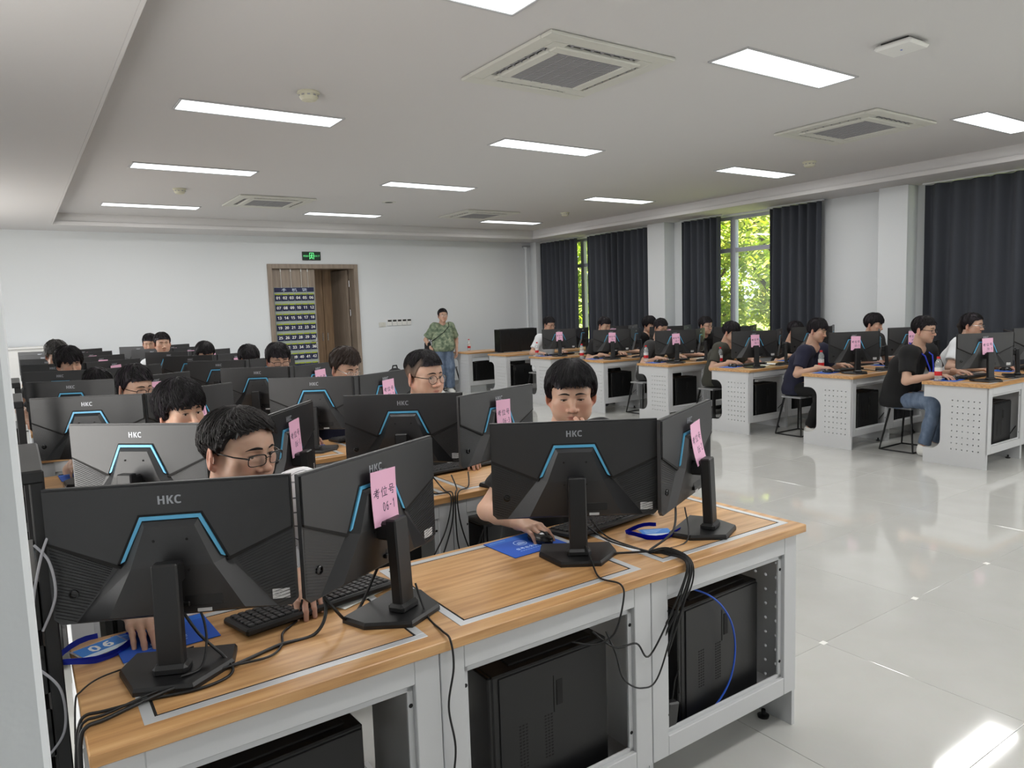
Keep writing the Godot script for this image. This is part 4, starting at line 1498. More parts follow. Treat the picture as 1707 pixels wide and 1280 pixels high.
func build_small_things() -> void:
	var kb := make_keyboard()
	var ms := make_mouse()
	var pads := [make_pad(0), make_pad(2)]
	var tw := make_tower()
	var st := make_stool()
	var seen := {}
	var put := func(o: Node3D, at: Vector3, turn: float, label: String) -> Node3D:
		if seen.has(o):
			return copy(o, at, turn, label)
		seen[o] = true
		o.position = at
		o.rotation.y = turn
		o.set_meta("label", label)
		return o
	var top := DESK + 0.0016
	# left-hand block
	for k in 7:
		var z := LROW - LSTEP * k
		for q in 2:
			var xs: float = [0.56, 1.72][q]
			var seat := "%s seat, %s" % ["far-left" if q == 0 else "aisle-side", row_name(k, false)]
			if k < 4:
				if k == 0:
					put.call(kb, Vector3([0.625, 1.735][q], top, [-1.93, -1.985][q]), [0.16, 0.12][q], ["black keyboard under the monitors at the left of the front desk", "black keyboard behind the monitor of the man with a bowl haircut"][q])
				else:
					put.call(kb, Vector3(xs + 0.02 + 0.08 * q, top, z - 0.46), 0.05, "black keyboard at the " + seat)
				var px: float = [0.255, 1.375][q] if k == 0 else xs - 0.31
				put.call(pads[(k + q) % 2], Vector3(px, top, z - 0.465), 0.05, ["blue printed mouse pad beside the badge marked 06, front desk", "blue printed mouse pad under the hand of the bowl-haircut man"][q] if k == 0 else "blue mouse pad at the " + seat)
				put.call(ms, Vector3([0.245, 1.432][q] if k == 0 else px + 0.02, top + 0.0025, z - 0.455), 0.1, ["black mouse under the hand of the man in a striped shirt", "black mouse under the hand of the bowl-haircut man"][q] if k == 0 else "black mouse on the pad at the " + seat)
			put.call(st, Vector3(xs + 0.05, 0, z - 0.94), 0, "black wire stool at the " + seat)
	for k in 3:
		for u in 3:
			var at := Vector3(LX + 0.024 + UNITW * (u + 0.5) + [-0.02, 0.03, 0.03][u], 0.151, LROW - LSTEP * k - 0.075)
			put.call(tw, at, [0.06, 0.0, 0.04][u], "black computer tower in the %s cabinet, %s" % [["first", "middle", "last"][u], row_name(k, false)])
	# right-hand block
	for k in 6:
		var z := RROW - RSTEP * k
		for q in 2:
			var xs: float = [7.44, 8.56][q]
			var seat := "%s seat, %s" % ["aisle-end" if q == 0 else "window-side", row_name(k, true)]
			put.call(kb, Vector3(xs - 0.03, top, z - 0.40), 0.0, "black keyboard at the " + seat)
			put.call(pads[(k + q) % 2], Vector3(xs - 0.36, top, z - 0.43), 0.05, "blue mouse pad at the " + seat)
			put.call(ms, Vector3(xs - 0.34, top + 0.0025, z - 0.42), 0.1, "black mouse at the " + seat)
			put.call(st, Vector3(xs - 0.06 - [0.03, 0, 0, 0, 0, 0][k] * (1 - q), 0, z - 0.94), 0, "black wire stool at the " + seat)
	for k in 8:
		for u in 2:
			put.call(tw, Vector3(RX + 0.024 + UNITW * (u + 0.5) + 0.02, 0.151, RROW - RSTEP * k - 0.06), 0.05, "black computer tower in the %s cabinet, %s" % [["aisle-end", "middle"][u], row_name(k, true)])
	# two towers standing on the empty last desks
	for u in 2:
		var o: Node3D = put.call(tw, Vector3(7.38 + u * 0.40, top, -10.86), 0, ["left", "right"][u] + " one of two black computer towers standing on an empty desk by the far wall")
		o.position.y = top
	put.call(st, Vector3(6.93, 0, -12.42), 0.1, "black wire stool beside the standing woman at the back wall")
	put.call(st, Vector3(4.22, 0, -9.0), 0.2, "black wire stool carrying a black backpack in the aisle")
	var bp := thing("backpack", "black backpack slumped on a stool behind the crew-cut man", "backpack", Vector3(4.22, 0.443, -9.0), 0.2)
	var bb := MB.new()
	bb.ball(Vector3(0, 0.17, 0), Vector3(0.16, 0.18, 0.11), 20, 12)
	bb.ball(Vector3(-0.09, 0.10, 0.03), Vector3(0.11, 0.10, 0.11), 16, 10)
	part("body", bb, M.cloth_pack, bp)
	bb = MB.new()
	bb.ball(Vector3(0.02, 0.13, 0.085), Vector3(0.11, 0.10, 0.05), 16, 10)
	part("front_pocket", bb, M.cloth_pack, bp)
	bb = MB.new()
	bb.tube([Vector3(-0.04, 0.34, 0), Vector3(-0.03, 0.38, 0), Vector3(0.03, 0.38, 0), Vector3(0.04, 0.34, 0)], 0.01, 8)
	part("handle", bb, M.cloth_pack, bp)
	# bottles
	var bt := make_bottle()
	for q in [[6.975, -3.30, "water bottle with red cap beside the man with a blue lanyard"], [7.26, -4.66, "water bottle with red cap beside the man in the navy shirt"], [7.25, -6.03, "water bottle with red cap on the third right-hand desk end"], [7.13, -7.20, "water bottle with red cap on the fourth right-hand desk end"], [7.01, -8.42, "water bottle with red cap on the fifth right-hand desk end"], [7.06, -9.62, "water bottle with pale cap line on the sixth right-hand desk end"], [7.22, -12.05, "water bottle on the last desk beside the standing woman"]]:
		var w := RROW - RSTEP * 7 - 0.5
		put.call(bt, Vector3(q[0], top, maxf(q[1], w - 0.04)), 0.4, q[2])
	# badges
	var bd := make_badge("06")
	put.call(bd, Vector3(0.116, top, -2.00), 0.35, "blue badge marked 06 with a dark blue lanyard, left end of the front desk")
	var bd2 := make_badge("")
	put.call(bd2, Vector3(1.795, top, -1.775), -0.5, "blue badge and lanyard lying beside the right-hand monitor of the front desk")
	put.call(bd2, Vector3(0.16, top, -3.16), 0.3, "blue badge and lanyard at the left end of the second desk row")
	# papers
	var b := MB.new()
	b.box(Vector3(0, 0.001, 0), Vector3(0.21, 0.0018, 0.297), 0.0004)
	var pm := b.mesh()
	var pl := [[7.45, -5.63, 0.3, "white exam paper under the monitor of the third right-hand desk"], [7.70, -5.70, -0.2, "second white exam paper on the third right-hand desk"], [7.95, -6.86, 0.2, "white paper on the fourth right-hand desk"], [2.08, -3.18, 0.15, "white paper at the aisle end of the second left-hand desk row"], [0.72, -2.02, 0.4, "printed paper behind the pink-noted monitor of the front desk"]]
	for q in pl:
		single("paper_sheet", pm, M.paper, q[3], "paper", Vector3(q[0], top + 0.0004, q[1]), "loose white papers").rotation.y = q[2]
	build_rack()
	build_cables(top)

func build_rack() -> void:
	var r := thing("equipment_rack", "tall black equipment rack with cables between the pillar and the front desk", "rack", Vector3(-0.168, 0, -1.93))
	var b := MB.new()
	for s in [[-0.185, -0.02], [0.185, -0.02], [-0.185, -0.44], [0.185, -0.44]]:
		b.box(Vector3(s[0], 0.61, s[1]), Vector3(0.03, 1.22, 0.03), 0.003)
	b.box(Vector3(0, 0.02, -0.23), Vector3(0.40, 0.04, 0.46), 0.004)
	b.box(Vector3(0, 1.21, -0.23), Vector3(0.40, 0.03, 0.46), 0.004)
	part("frame", b, M.black, r)
	for k in 6:
		b = MB.new()
		b.box(Vector3(0, 0.13 + k * 0.155, -0.23), Vector3(0.34, 0.12, 0.40), 0.004)
		var u := part("equipment_unit", b, M.gloss_black, r)
		b = MB.new()
		for q in 10:
			b.box(Vector3(0.04 + (q % 5) * 0.022, 0.145 + k * 0.155 - (q / 5) * 0.03, -0.029), Vector3(0.015, 0.014, 0.003))
		part("vent_slots", b, M.gap, u).set_meta("kind", "stuff")
	copy(r, Vector3(-0.185, 0, -3.72), 0, "black equipment rack behind the first one, at the left end of the third desk row")
	copy(r, Vector3(-0.185, 0, -4.92), 0, "black equipment rack at the left end of the fourth desk row")
	var st := [[Vector3(-0.03, 0.55, -1.92), Vector3(0.02, 0.62, -1.90), Vector3(0.022, 0.72, -1.90), Vector3(-0.02, 0.78, -1.92)], [Vector3(0.0, 1.06, -1.92), Vector3(0.025, 1.02, -1.90), Vector3(0.03, 0.94, -1.90), Vector3(0.0, 0.86, -1.92)], [Vector3(0.03, 1.08, -1.92), Vector3(0.012, 1.04, -1.90), Vector3(-0.01, 0.95, -1.90), Vector3(-0.02, 0.85, -1.92)]]
	for k in 3:
		cable(st[k], 0.003, M.cable_grey, "pale cable on the black rack, %s of three" % ["lowest", "middle", "upper"][k])

func build_cables(t: float) -> void:
	var y := t + 0.004
	var f := LROW + 0.006   # just in front of the desk edge
	cable([Vector3(0.03, 0.45, -1.58), Vector3(0.038, 0.68, -1.60), Vector3(0.043, 0.742, -1.605), Vector3(0.056, y + 0.004, -1.61), Vector3(0.090, y + 0.003, -1.62), Vector3(0.20, y + 0.006, -1.655), Vector3(0.36, y, -1.70), Vector3(0.47, y, -1.735), Vector3(0.56, y, -1.74), Vector3(0.60, 0.80, -1.76), Vector3(0.60, 0.87, -1.80)], 0.0045, M.cable, "thick black cable across the front desk below the nearest monitor")
	cable([Vector3(0.02, 0.40, -1.60), Vector3(0.036, 0.68, -1.62), Vector3(0.043, 0.742, -1.632), Vector3(0.056, y + 0.003, -1.638), Vector3(0.09, y + 0.001, -1.645), Vector3(0.20, y + 0.004, -1.675), Vector3(0.33, y + 0.004, -1.69), Vector3(0.43, y, -1.69), Vector3(0.475, y, -1.73), Vector3(0.50, y, -1.80), Vector3(0.56, y, -1.86), Vector3(0.575, 0.80, -1.87)], 0.003, M.cable, "thin black cable curling from the keyboard across the front desk")
	cable([Vector3(0.01, 0.42, -1.62), Vector3(0.034, 0.69, -1.65), Vector3(0.043, 0.742, -1.655), Vector3(0.056, y + 0.003, -1.66), Vector3(0.09, y + 0.001, -1.66), Vector3(0.17, y, -1.655), Vector3(0.27, y, -1.635), Vector3(0.34, y, -1.66), Vector3(0.345, y + 0.01, -1.72), Vector3(0.30, 0.82, -1.77), Vector3(0.27, 0.88, -1.80)], 0.0035, M.cable, "black cable looping round the base of the nearest monitor")
	cable([Vector3(0.036, 0.66, -1.75), Vector3(0.044, 0.742, -1.77), Vector3(0.056, y + 0.002, -1.78), Vector3(0.10, y, -1.83), Vector3(0.20, y, -1.85), Vector3(0.30, y, -1.86)], 0.002, M.cable, "thin black wire at the left end of the front desk")
	cable([Vector3(0.585, 0.865, -1.80), Vector3(0.62, 0.80, -1.75), Vector3(0.66, y, -1.77), Vector3(0.72, y, -1.83), Vector3(0.765, 0.82, -1.84), Vector3(0.78, 0.88, -1.81)], 0.0042, M.cable, "thick black cable between the two left-hand monitors of the front desk")
	cable([Vector3(0.30, 0.90, -1.79), Vector3(0.312, 0.85, -1.77), Vector3(0.31, 0.80, -1.75), Vector3(0.285, y + 0.016, -1.70), Vector3(0.24, y + 0.018, -1.68)], 0.003, M.cable, "black plug cable hanging behind the nearest monitor")
	cable([Vector3(0.83, 0.83, -1.71), Vector3(0.835, y, -1.66), Vector3(0.822, y, -1.56), Vector3(0.815, t + 0.002, f + 0.002), Vector3(0.822, 0.68, f), Vector3(0.808, 0.58, f - 0.008), Vector3(0.822, 0.47, f - 0.008), Vector3(0.812, 0.36, f - 0.008), Vector3(0.83, 0.2, f - 0.008), Vector3(0.84, 0.06, f)], 0.0028, M.cable, "thin black wire hanging down the front of the desk, middle")
	cable([Vector3(1.435, 0.80, -1.73), Vector3(1.40, y + 0.012, -1.655), Vector3(1.36, y, -1.575), Vector3(1.375, t + 0.002, f + 0.002), Vector3(1.385, 0.70, f), Vector3(1.355, 0.61, f - 0.008), Vector3(1.30, 0.585, f - 0.03), Vector3(1.24, 0.60, f - 0.06)], 0.0028, M.cable, "thin black wire from the bowl-haircut man's monitor over the desk edge")
	var k := 0
	for q in [[Vector3(1.455, 0.87, -1.79), Vector3(1.52, 0.80, -1.72), 0.0030], [Vector3(1.50, 0.86, -1.78), Vector3(1.56, 0.79, -1.76), 0.0026], [Vector3(1.42, y + 0.004, -1.80), Vector3(1.52, y, -1.72), 0.0036], [Vector3(1.84, 0.90, -1.73), Vector3(1.76, 0.80, -1.66), 0.0040], [Vector3(1.88, 0.84, -1.72), Vector3(1.80, y, -1.64), 0.0026]]:
		var e := Vector3(1.655 + 0.004 * k, y + 0.004 * k, -1.60)
		var low := [Vector3(1.50, 0.50, f - 0.01), Vector3(1.535, 0.43, f - 0.008), Vector3(1.575, 0.52, f - 0.03), Vector3(1.585, 0.45, f - 0.03), Vector3(1.57, 0.56, f - 0.03)]
		var pts := [q[0], q[1], Vector3(1.63, y + 0.002, -1.645), e, Vector3(1.645 + 0.006 * k, t + 0.004, f + 0.003), Vector3(1.61 + 0.012 * k, 0.66, f + 0.002), low[k]]
		if k == 0:
			pts.append_array([Vector3(1.44, 0.555, f - 0.006), Vector3(1.36, 0.565, f - 0.012), Vector3(1.30, 0.62, f - 0.04)])
		if k == 1:
			pts.append_array([Vector3(1.46, 0.41, f - 0.006), Vector3(1.39, 0.46, f - 0.01), Vector3(1.37, 0.54, f - 0.02), Vector3(1.36, 0.6, f - 0.05)])
		cable(pts, q[2], M.cable, "black cable in the bundle hanging over the front desk edge, %s of five" % SEATWORD[k])
		k += 1
	cable([Vector3(1.68, 0.64, -1.66), Vector3(1.80, 0.60, -1.56), Vector3(1.90, 0.50, -1.55), Vector3(1.935, 0.38, -1.55), Vector3(1.90, 0.26, -1.55), Vector3(1.80, 0.18, -1.56), Vector3(1.64, 0.16, -1.57)], 0.0032, M.cable_blue, "bright blue network cable looping in front of the right-hand tower")
	var ad := thing("power_adapter", "small black power adapter block beside the right-hand tower in the front desk", "adapter", Vector3(1.625, 0.151, -1.562))
	var b := MB.new()
	b.t = Transform3D(Basis(Vector3.BACK, -0.2), Vector3(0, 0.07, 0))
	b.box(Vector3.ZERO, Vector3(0.05, 0.13, 0.03), 0.005)
	part("block", b, M.plastic, ad)
	b = MB.new()
	b.tube([Vector3(0.015, 0.13, 0), Vector3(0.03, 0.20, 0), Vector3(0.05, 0.22, -0.005), Vector3(0.06, 0.14, -0.01)], 0.0025, 6)
	part("lead", b, M.cable, ad)
	# second row: cables over the desk edge
	var z2 := LROW - LSTEP
	for q in 4:
		var dx := q * 0.012
		cable([Vector3(1.42 + q * 0.09, 0.80, z2 - 0.16), Vector3(1.46 + q * 0.06, y, z2 - 0.08), Vector3(1.50 + dx, t + 0.004, z2 + 0.005), Vector3(1.47 + dx * 2.0, 0.62, z2 + 0.012), Vector3([1.40, 1.42, 1.53, 1.60][q], [0.50, 0.44, 0.52, 0.48][q], z2 + 0.006), Vector3([1.34, 1.38, 1.58, 1.68][q], [0.40, 0.34, 0.42, 0.56][q], z2 - 0.03)], 0.0032, M.cable, "black cable hanging over the second desk row edge, %s of four" % SEATWORD[q])
	# right-hand block: a tangle behind each open cabinet
	for k2 in 5:
		var z := RROW - RSTEP * k2 - 0.03
		cable([Vector3(7.20, 0.80, z - 0.1), Vector3(7.50, y, z - 0.06), Vector3(7.62, t + 0.003, z + 0.036), Vector3(7.64, 0.62, z + 0.034), Vector3(7.68, 0.45, z + 0.02), Vector3(7.60, 0.30, z - 0.05), Vector3(7.52, 0.24, z - 0.06)], 0.004, M.cable, "black cable hanging into the open cabinet, %s" % row_name(k2, true))
	var wc := thing("storage_cabinet", "low white storage cabinet by the back wall at the far left", "cabinet", Vector3(0.10, 0, -12.82))
	b = MB.new()
	b.box(Vector3(0, 0.60, 0), Vector3(0.8, 1.18, 0.45), 0.006)
	part("body", b, M.white, wc)
	b = MB.new()
	b.box(Vector3(0, 1.20, 0.01), Vector3(0.84, 0.025, 0.5), 0.005)
	part("top", b, M.white, wc)
	for s in [-1.0, 1.0]:
		b = MB.new()
		b.box(Vector3(s * 0.2, 0.6, 0.23), Vector3(0.39, 1.1, 0.015), 0.003)
		part("door", b, M.white, wc)

# ------------------------------------------------------------------ people
# an indexed mesh that others can be added to
class SM:
	var v := PackedVector3Array()
	var n := PackedVector3Array()
	var c := PackedColorArray()
	var ix := PackedInt32Array()

	func add(o: SM, t := Transform3D(), tint := Color(1, 1, 1)) -> void:
		var base := v.size()
		var mirror := t.basis.determinant() < 0.0
		var nb := t.basis.inverse().transposed()
		for p in o.v:
			v.append(t * p)
		for p in o.n:
			n.append((nb * p).normalized())
		for p in o.c:
			c.append(Color(p.r * tint.r, p.g * tint.g, p.b * tint.b))
		for k in range(0, o.ix.size(), 3):
			ix.append(o.ix[k] + base)
			ix.append(o.ix[k + (2 if mirror else 1)] + base)
			ix.append(o.ix[k + (1 if mirror else 2)] + base)

	func mesh() -> ArrayMesh:
		var a := []
		a.resize(Mesh.ARRAY_MAX)
		a[Mesh.ARRAY_VERTEX] = v; a[Mesh.ARRAY_NORMAL] = n; a[Mesh.ARRAY_COLOR] = c; a[Mesh.ARRAY_INDEX] = ix
		var m := ArrayMesh.new()
		m.add_surface_from_arrays(Mesh.PRIMITIVE_TRIANGLES, a)
		return m

# a distance field on a grid, meshed as surface nets
class Field:
	var o: Vector3
	var h: float
	var nx: int
	var ny: int
	var nz: int
	var d := PackedFloat32Array()

	func _init(lo: Vector3, hi: Vector3, cell: float) -> void:
		o = lo; h = cell
		nx = int((hi.x - lo.x) / cell) + 2
		ny = int((hi.y - lo.y) / cell) + 2
		nz = int((hi.z - lo.z) / cell) + 2
		d.resize(nx * ny * nz)
		d.fill(1.0)

	func reach(lo: Vector3, hi: Vector3) -> Array:
		return [maxi(0, int((lo.x - o.x) / h)), mini(nx - 1, int((hi.x - o.x) / h) + 1), maxi(0, int((lo.y - o.y) / h)), mini(ny - 1, int((hi.y - o.y) / h) + 1), maxi(0, int((lo.z - o.z) / h)), mini(nz - 1, int((hi.z - o.z) / h) + 1)]

	# tapered capsule; flat: the far end is cut square
	func cap(a: Vector3, b: Vector3, ra: float, rb: float, k: float, flat := false, squash := 1.0) -> void:
		var m := maxf(ra, rb) / squash + k + h * 2.5
		var r := reach(a.min(b) - Vector3.ONE * m, a.max(b) + Vector3.ONE * m)
		var ab := b - a
		var l2 := ab.length_squared()
		var dir := ab.normalized()
		for z in range(r[4], r[5] + 1):
			for y in range(r[2], r[3] + 1):
				var i: int = (z * ny + y) * nx + r[0]
				var p := Vector3(o.x + r[0] * h, o.y + y * h, o.z + z * h)
				for x in range(r[0], r[1] + 1):
					var t := clampf((p - a).dot(ab) / l2, 0.0, 1.0)
					var q := p - (a + ab * t)
					if squash != 1.0:
						q.x *= squash
					var s := q.length() - (ra + (rb - ra) * t)
					if flat:
						s = maxf(s, (p - b).dot(dir))
					var e := d[i]
					var w := k - absf(s - e)
					d[i] = minf(s, e) - (w * w * 0.25 / k if w > 0.0 else 0.0)
					i += 1
					p.x += h

	func ell(c: Vector3, rad: Vector3, k: float, turn := Basis(), carve := false) -> void:
		var big := maxf(rad.x, maxf(rad.y, rad.z)) + k + h * 2.5
		var r := reach(c - Vector3.ONE * big, c + Vector3.ONE * big)
		var inv := turn.inverse()
		var ir := Vector3.ONE / rad
		var ir2 := ir * ir
		for z in range(r[4], r[5] + 1):
			for y in range(r[2], r[3] + 1):
				var i: int = (z * ny + y) * nx + r[0]
				for x in range(r[0], r[1] + 1):
					var q := inv * (Vector3(o.x + x * h, o.y + y * h, o.z + z * h) - c)
					var k0 := (q * ir).length()
					var k1 := (q * ir2).length()
					var s := k0 * (k0 - 1.0) / k1 if k1 > 1e-9 else -minf(rad.x, minf(rad.y, rad.z))
					var e := d[i]
					if carve:
						s = -s
						var w := k - absf(s - e)
						d[i] = maxf(s, e) + (w * w * 0.25 / k if w > 0.0 else 0.0)
					else:
						var w := k - absf(s - e)
						d[i] = minf(s, e) - (w * w * 0.25 / k if w > 0.0 else 0.0)
					i += 1

	# takes away what lies on the side that the normal points to
	func cut(p: Vector3, nn: Vector3) -> void:
		nn = nn.normalized()
		for z in nz:
			for y in ny:
				var i := (z * ny + y) * nx
				var s := (Vector3(o.x, o.y + y * h, o.z + z * h) - p).dot(nn)
				for x in nx:
					if s > d[i]:
						d[i] = s
					i += 1
					s += nn.x * h

	func net(colour: Callable) -> SM:
		var m := SM.new()
		var at := PackedInt32Array()
		at.resize(d.size())
		at.fill(-1)
		var sy := nx
		var sz := nx * ny
		var lim := h * 3.2
		var corner := [0, 1, sy, sy + 1, sz, sz + 1, sz + sy, sz + sy + 1]
		var edges := [[0, 1], [2, 3], [4, 5], [6, 7], [0, 2], [1, 3], [4, 6], [5, 7], [0, 4], [1, 5], [2, 6], [3, 7]]
		var cp := []
		for k in 8:
			cp.append(Vector3(k & 1, (k >> 1) & 1, k >> 2))
		var g := PackedFloat32Array()
		g.resize(8)
		for z in nz - 1:
			for y in ny - 1:
				var row := z * sz + y * sy
				for x in nx - 1:
					var i := row + x
					var s := d[i]
					if s > lim or s < -lim:
						continue
					var inside := 0
					for k in 8:
						g[k] = d[i + corner[k]]
						if g[k] < 0.0:
							inside += 1
					if inside == 0 or inside == 8:
						continue
					var p := Vector3.ZERO
					var cnt := 0
					for e in edges:
						var a: float = g[e[0]]
						var b: float = g[e[1]]
						if (a < 0.0) != (b < 0.0):
							p += (cp[e[0]] as Vector3).lerp(cp[e[1]], a / (a - b))
							cnt += 1
					p = p / cnt
					var nn := Vector3(g[1] + g[3] + g[5] + g[7] - g[0] - g[2] - g[4] - g[6], g[2] + g[3] + g[6] + g[7] - g[0] - g[1] - g[4] - g[5], g[4] + g[5] + g[6] + g[7] - g[0] - g[1] - g[2] - g[3]).normalized()
					at[i] = m.v.size()
					var w := o + (Vector3(x, y, z) + p) * h
					m.v.append(w); m.n.append(nn)
					m.c.append(colour.call(w, nn))
		for z in range(1, nz - 1):
			for y in range(1, ny - 1):
				for x in range(1, nx - 1):
					var i := z * sz + y * sy + x
					if at[i] < 0:
						continue
					var s := d[i] < 0.0
					for ax in 3:
						var st: int = [1, sy, sz][ax]
						if s == (d[i + st] < 0.0):
							continue
						var u: int = [sy, sz, 1][ax]
						var w: int = [sz, 1, sy][ax]
						var q := [at[i], at[i - u], at[i - u - w], at[i - w]]
						if q[1] < 0 or q[2] < 0 or q[3] < 0:
							continue
						if s:
							m.ix.append_array([q[0], q[2], q[1], q[0], q[3], q[2]])
						else:
							m.ix.append_array([q[0], q[1], q[2], q[0], q[2], q[3]])
		return m

const SKIN := Color(0.56, 0.35, 0.255)

func mix(a: float, b: float, x: float) -> float:
	return clampf((x - a) / (b - a), 0.0, 1.0)

func skin_at(p: Vector3, _n: Vector3) -> Color:
	var c := SKIN
	var x := absf(p.x)
	# cheeks, nose and ears are ruddier
	c = c.lerp(Color(0.56, 0.285, 0.21), 0.6 * exp(-(pow((x - 0.04) / 0.022, 2) + pow((p.y + 0.03) / 0.022, 2))) * mix(0.02, 0.06, p.z))
	c = c.lerp(Color(0.55, 0.28, 0.20), 0.5 * exp(-(pow(x / 0.015, 2) + pow((p.y + 0.037) / 0.014, 2))) * mix(0.08, 0.1, p.z))
	if x > 0.07 and p.z < 0.03:
		c = c.lerp(Color(0.58, 0.26, 0.19), 0.6 * mix(0.071, 0.078, x))
	# lips
	if p.z > 0.06:
		var up := exp(-pow((p.y + 0.0655) / 0.0035, 2) - pow(x / 0.017, 4))
		var lo := exp(-pow((p.y + 0.0735) / 0.0045, 2) - pow(x / 0.015, 4))
		c = c.lerp(Color(0.44, 0.155, 0.125), clampf(up + lo, 0.0, 1.0) * 0.85)
		c = c.lerp(Color(0.20, 0.06, 0.05), 0.9 * exp(-pow((p.y + 0.0692) / 0.0016, 2) - pow(x / 0.021, 6)))
		# lash line and lids
		var e := exp(-pow((x - 0.031) / 0.014, 4))
		c = c.lerp(Color(0.06, 0.04, 0.035), 0.85 * e * exp(-pow((p.y - 0.0045) / 0.0018, 2)) * mix(0.074, 0.078, p.z))
		# nostrils
		c = c.lerp(Color(0.12, 0.05, 0.04), 0.9 * exp(-pow((x - 0.0068) / 0.0035, 2) - pow((p.y + 0.0475) / 0.003, 2)))
	return c

func make_head(cell: float, open: float, full: float) -> SM:
	var f := Field.new(Vector3(-0.098, -0.175, -0.115), Vector3(0.098, 0.13, 0.13), cell)
	f.ell(Vector3(0, 0.035, -0.008), Vector3(0.076, 0.082, 0.094), 0.01)
	f.ell(Vector3(0, 0.026, 0.030), Vector3(0.065, 0.060, 0.060), 0.02)
	f.ell(Vector3(0, -0.038, 0.020), Vector3(0.064, 0.068, 0.064), 0.03)
	f.cap(Vector3(0, -0.07, -0.018), Vector3(0, -0.165, -0.032), 0.056, 0.056, 0.02)
	for s in [-1.0, 1.0]:
		f.cap(Vector3(s * 0.054, -0.048, 0.0), Vector3(s * 0.020, -0.098, 0.058), 0.018 + 0.004 * full, 0.016, 0.03)
		f.ell(Vector3(s * 0.045, -0.018, 0.055), Vector3(0.026, 0.022, 0.023), 0.02)
		f.ell(Vector3(s * 0.036, -0.055, 0.048), Vector3(0.030, 0.030, 0.028) * (1.0 + 0.12 * full), 0.025)
	f.ell(Vector3(0, -0.101, 0.066), Vector3(0.02, 0.016, 0.018), 0.022)
	f.ell(Vector3(0, -0.067, 0.066), Vector3(0.029, 0.022, 0.0205), 0.016)
	for s in [-1.0, 1.0]:
		f.cap(Vector3(s * 0.012, 0.023, 0.082), Vector3(s * 0.044, 0.018, 0.064), 0.0085, 0.008, 0.014)
		f.ell(Vector3(s * 0.031, 0.003, 0.097), Vector3(0.020, 0.012, 0.013), 0.014, Basis(), true)
	f.cap(Vector3(0, 0.012, 0.083), Vector3(0, -0.032, 0.101), 0.0062, 0.010, 0.012)
	f.ell(Vector3(0, -0.036, 0.1035), Vector3(0.0135, 0.011, 0.0115), 0.008)
	for s in [-1.0, 1.0]:
		f.ell(Vector3(s * 0.0158, -0.040, 0.092), Vector3(0.0082, 0.008, 0.0095), 0.006)
		f.ell(Vector3(s * 0.031, 0.0, 0.0695), Vector3(0.0158, 0.0142, 0.0142), 0.005)
	f.cap(Vector3(-0.017, -0.0665, 0.0815), Vector3(0, -0.0635, 0.0865), 0.0036, 0.0048, 0.006)
	f.cap(Vector3(0.017, -0.0665, 0.0815), Vector3(0, -0.0635, 0.0865), 0.0036, 0.0048, 0.006)
	f.cap(Vector3(-0.012, -0.0742, 0.0825), Vector3(0.012, -0.0742, 0.0825), 0.0056, 0.0056, 0.006)
	for s in [-1.0, 1.0]:
		var e := Basis(Vector3.UP, s * 0.55)
		f.ell(Vector3(s * 0.0825, -0.012, -0.014), Vector3(0.0070, 0.035, 0.0225), 0.005, e)
		f.ell(Vector3(s * 0.0775, -0.041, -0.006), Vector3(0.0065, 0.011, 0.009), 0.006)
		f.ell(Vector3(s * 0.0905, -0.010, -0.011), Vector3(0.0055, 0.022, 0.0125), 0.003, e, true)
		if cell < 0.005:
			f.ell(Vector3(s * 0.0065, -0.0485, 0.0985), Vector3(0.0042, 0.0045, 0.005), 0.003, Basis(), true)
			f.ell(Vector3(s * 0.031, -0.0012, 0.087), Vector3(0.0142, 0.0062 * open, 0.0100), 0.002, Basis(), true)
	return f.net(skin_at)

func make_hand(cell: float, bend: float) -> SM:
	# right hand, palm down, fingers along +z, thumb towards +x
	var f := Field.new(Vector3(-0.06, -0.10, -0.06), Vector3(0.08, 0.045, 0.21), cell)
	var root := [Vector3(0.028, 0.006, 0.086), Vector3(0.009, 0.010, 0.090), Vector3(-0.011, 0.008, 0.086), Vector3(-0.029, 0.003, 0.078)]
	var lens := [[0.040, 0.025, 0.020], [0.045, 0.028, 0.021], [0.041, 0.026, 0.020], [0.032, 0.020, 0.018]]
	var rad := [0.0092, 0.0095, 0.0090, 0.0078]
	f.cap(Vector3(0, 0, -0.05), Vector3(0, 0, 0.012), 0.027, 0.026, 0.01, false, 0.9)
	for k in 4:
		f.cap(Vector3(root[k].x * 0.5, 0.0, 0.005), root[k], 0.017, 0.0115, 0.012)
	for k in 4:
		var p: Vector3 = root[k]
		var spread := root[k].x * 2.6 as float
		var pitch := 0.12 + bend * 0.35
		for q in 3:
			var dir := Vector3(sin(spread * 0.7), -sin(pitch), cos(pitch)).normalized()
			var e: Vector3 = p + dir * lens[k][q]
			f.cap(p, e, rad[k] * (1.0 - 0.08 * q), rad[k] * (0.92 - 0.09 * q), 0.0035 if q > 0 else 0.006)
			p = e
			pitch += 0.22 + bend * (0.55 if q == 0 else 0.4)
	f.cap(Vector3(0.016, -0.006, 0.018), Vector3(0.041, -0.012, 0.046), 0.0145, 0.0115, 0.010)
	f.cap(Vector3(0.041, -0.012, 0.046), Vector3(0.049 - 0.01 * bend, -0.016, 0.076), 0.0108, 0.0095, 0.004)
	f.cap(Vector3(0.049 - 0.01 * bend, -0.016, 0.076), Vector3(0.046 - 0.014 * bend, -0.020, 0.100), 0.0095, 0.0075, 0.003)
	return f.net(func(p: Vector3, n: Vector3) -> Color: return SKIN.lerp(Color(0.55, 0.27, 0.2), mix(0.10, 0.17, p.z) * 0.5))

